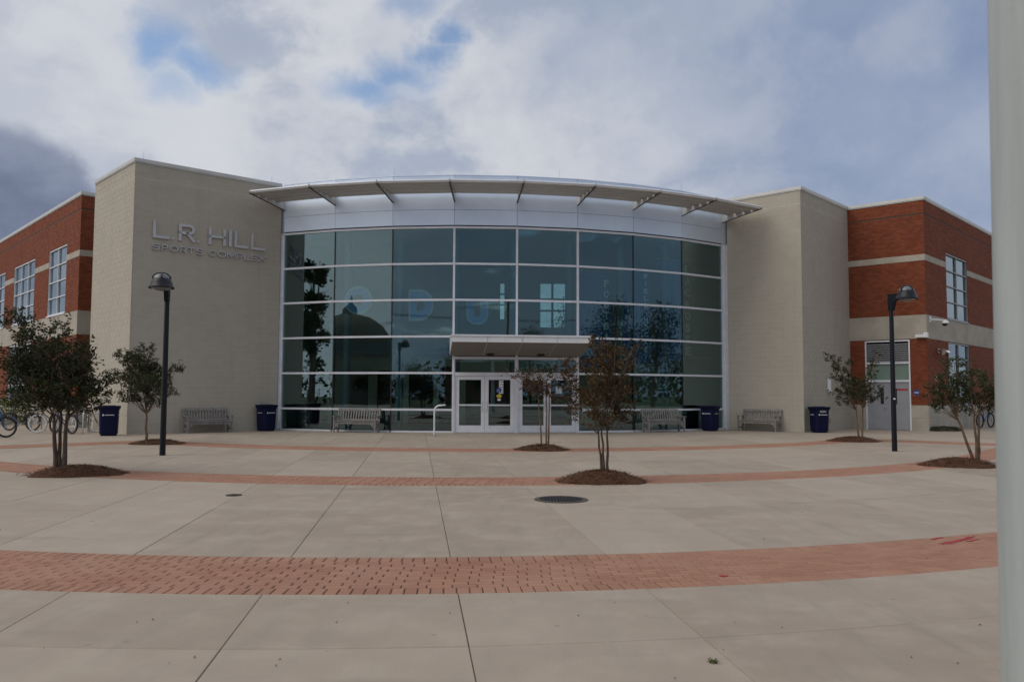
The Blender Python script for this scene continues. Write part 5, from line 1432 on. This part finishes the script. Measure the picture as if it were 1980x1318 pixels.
far_tree(4.3, 58, 8.2, 2.6, 99, 'tree behind the building seen through the lobby window', n=2200)
db = thing('domed_building', 'low building with a round dome across the street, mirrored in the glass', 'building', (-58, -34, 0))
mb = MB(); mb.box((-58, -34, 3.4), (17, 17, 6.8)); mb.build('wall', M['far_stone'], db)
mb = MB(); mb.lathe([(6.2, 6.8), (6.2, 8.2), (5.7, 9.8), (4.6, 11.2), (2.8, 12.3), (1.0, 12.8), (.9, 13.6), (.3, 14.2), (.1, 15.2), (0, 15.4)], 32, (-58, -34, 0)); mb.build('dome', M['far_stone'], db, smooth=True)
for i, (x, y, wx, wy, h, lab) in enumerate(((-85, -70, 40, 14, 7, 'low brick block far left across the street'), (0, -75, 60, 16, 6.5, 'long low brick block behind the camera across the street'), (75, -55, 44, 18, 8, 'low brick block far right across the street'))):
    r_ = thing('street_building', lab, 'building', (x, y, 0)); mb = MB(); mb.box((x, y, h / 2), (wx, wy, h)); mb.build('wall', M['far_wall'], r_)
    mb = MB(); mb.box((x, y, h + .15), (wx + .4, wy + .4, .3)); mb.build('roof', M['coping'], r_)
    for k in range(int(wx / 4)):
        mb = MB(); mb.box((x - wx / 2 + 2 + k * 4, y + wy / 2 + .02, h * .55), (1.8, .06, 2.2)); mb.build('window', M['void'], r_)
poles = []
for i, (x, y, lab) in enumerate(((5.2, -29.6, 'wooden utility pole behind the camera by the kerb'), (-34, -29.6, 'wooden utility pole by the kerb left behind the camera'), (44, -29.6, 'wooden utility pole by the kerb right behind the camera'))):
    r_ = thing('utility_pole', lab, 'utility pole', (x, y, 0), 0, 'utility poles along the street'); mb = MB(); mb.tube([(x, y, -.06), (x, y, 12.5)], [.17, .12], 10); mb.build('pole', M['bark_d'], r_)
    mb = MB(); mb.box((x, y, 11.6), (.12, 2.4, .12)); mb.build('crossarm', M['bark_d'], r_); poles.append((x, y))
pts = sorted(poles)
for oy, lab in ((-1.1, 'overhead wire nearest the plaza'), (0, 'middle overhead wire along the street'), (1.1, 'overhead wire farthest from the building')):
    mb = MB(); path = []
    for (xa, ya), (xb, yb) in zip([(-90, -29.6)] + pts, pts + [(100, -29.6)]):
        for k in range(12): f = k / 12; path.append((xa + (xb - xa) * f, ya + oy, 11.75 - 1.3 * 4 * f * (1 - f)))
    mb.tube(path, .02, 5); tag(mb.build('overhead_wire', M['black']), lab, 'wire', 'overhead wires along the street')

rr = random.Random(91); tl = MB()
for _ in range(9000):
    a = rr.uniform(-95, 95); d = rr.uniform(92, 112); hgt = 6.2 + 1.6 * math.sin(a * .31) + 1.2 * math.sin(a * .83 + 1)
    c = Vector((math.sin(R(a)) * d, 14 - math.cos(R(a)) * d, rr.random() ** .8 * hgt)); L = rr.uniform(.5, 1.1)
    dl = Vector((rr.uniform(-1, 1), rr.uniform(-1, 1), rr.uniform(-1, 1))).normalized(); sd_ = dl.orthogonal().normalized()
    tl.add([c, c + dl * L * .5 + sd_ * L * .4, c + dl * L, c + dl * L * .5 - sd_ * L * .4], [(0, 1, 2, 3)], 0, rr.random())
tag(tl.build('distant_wood', M['leaf_dark']), kind='stuff')
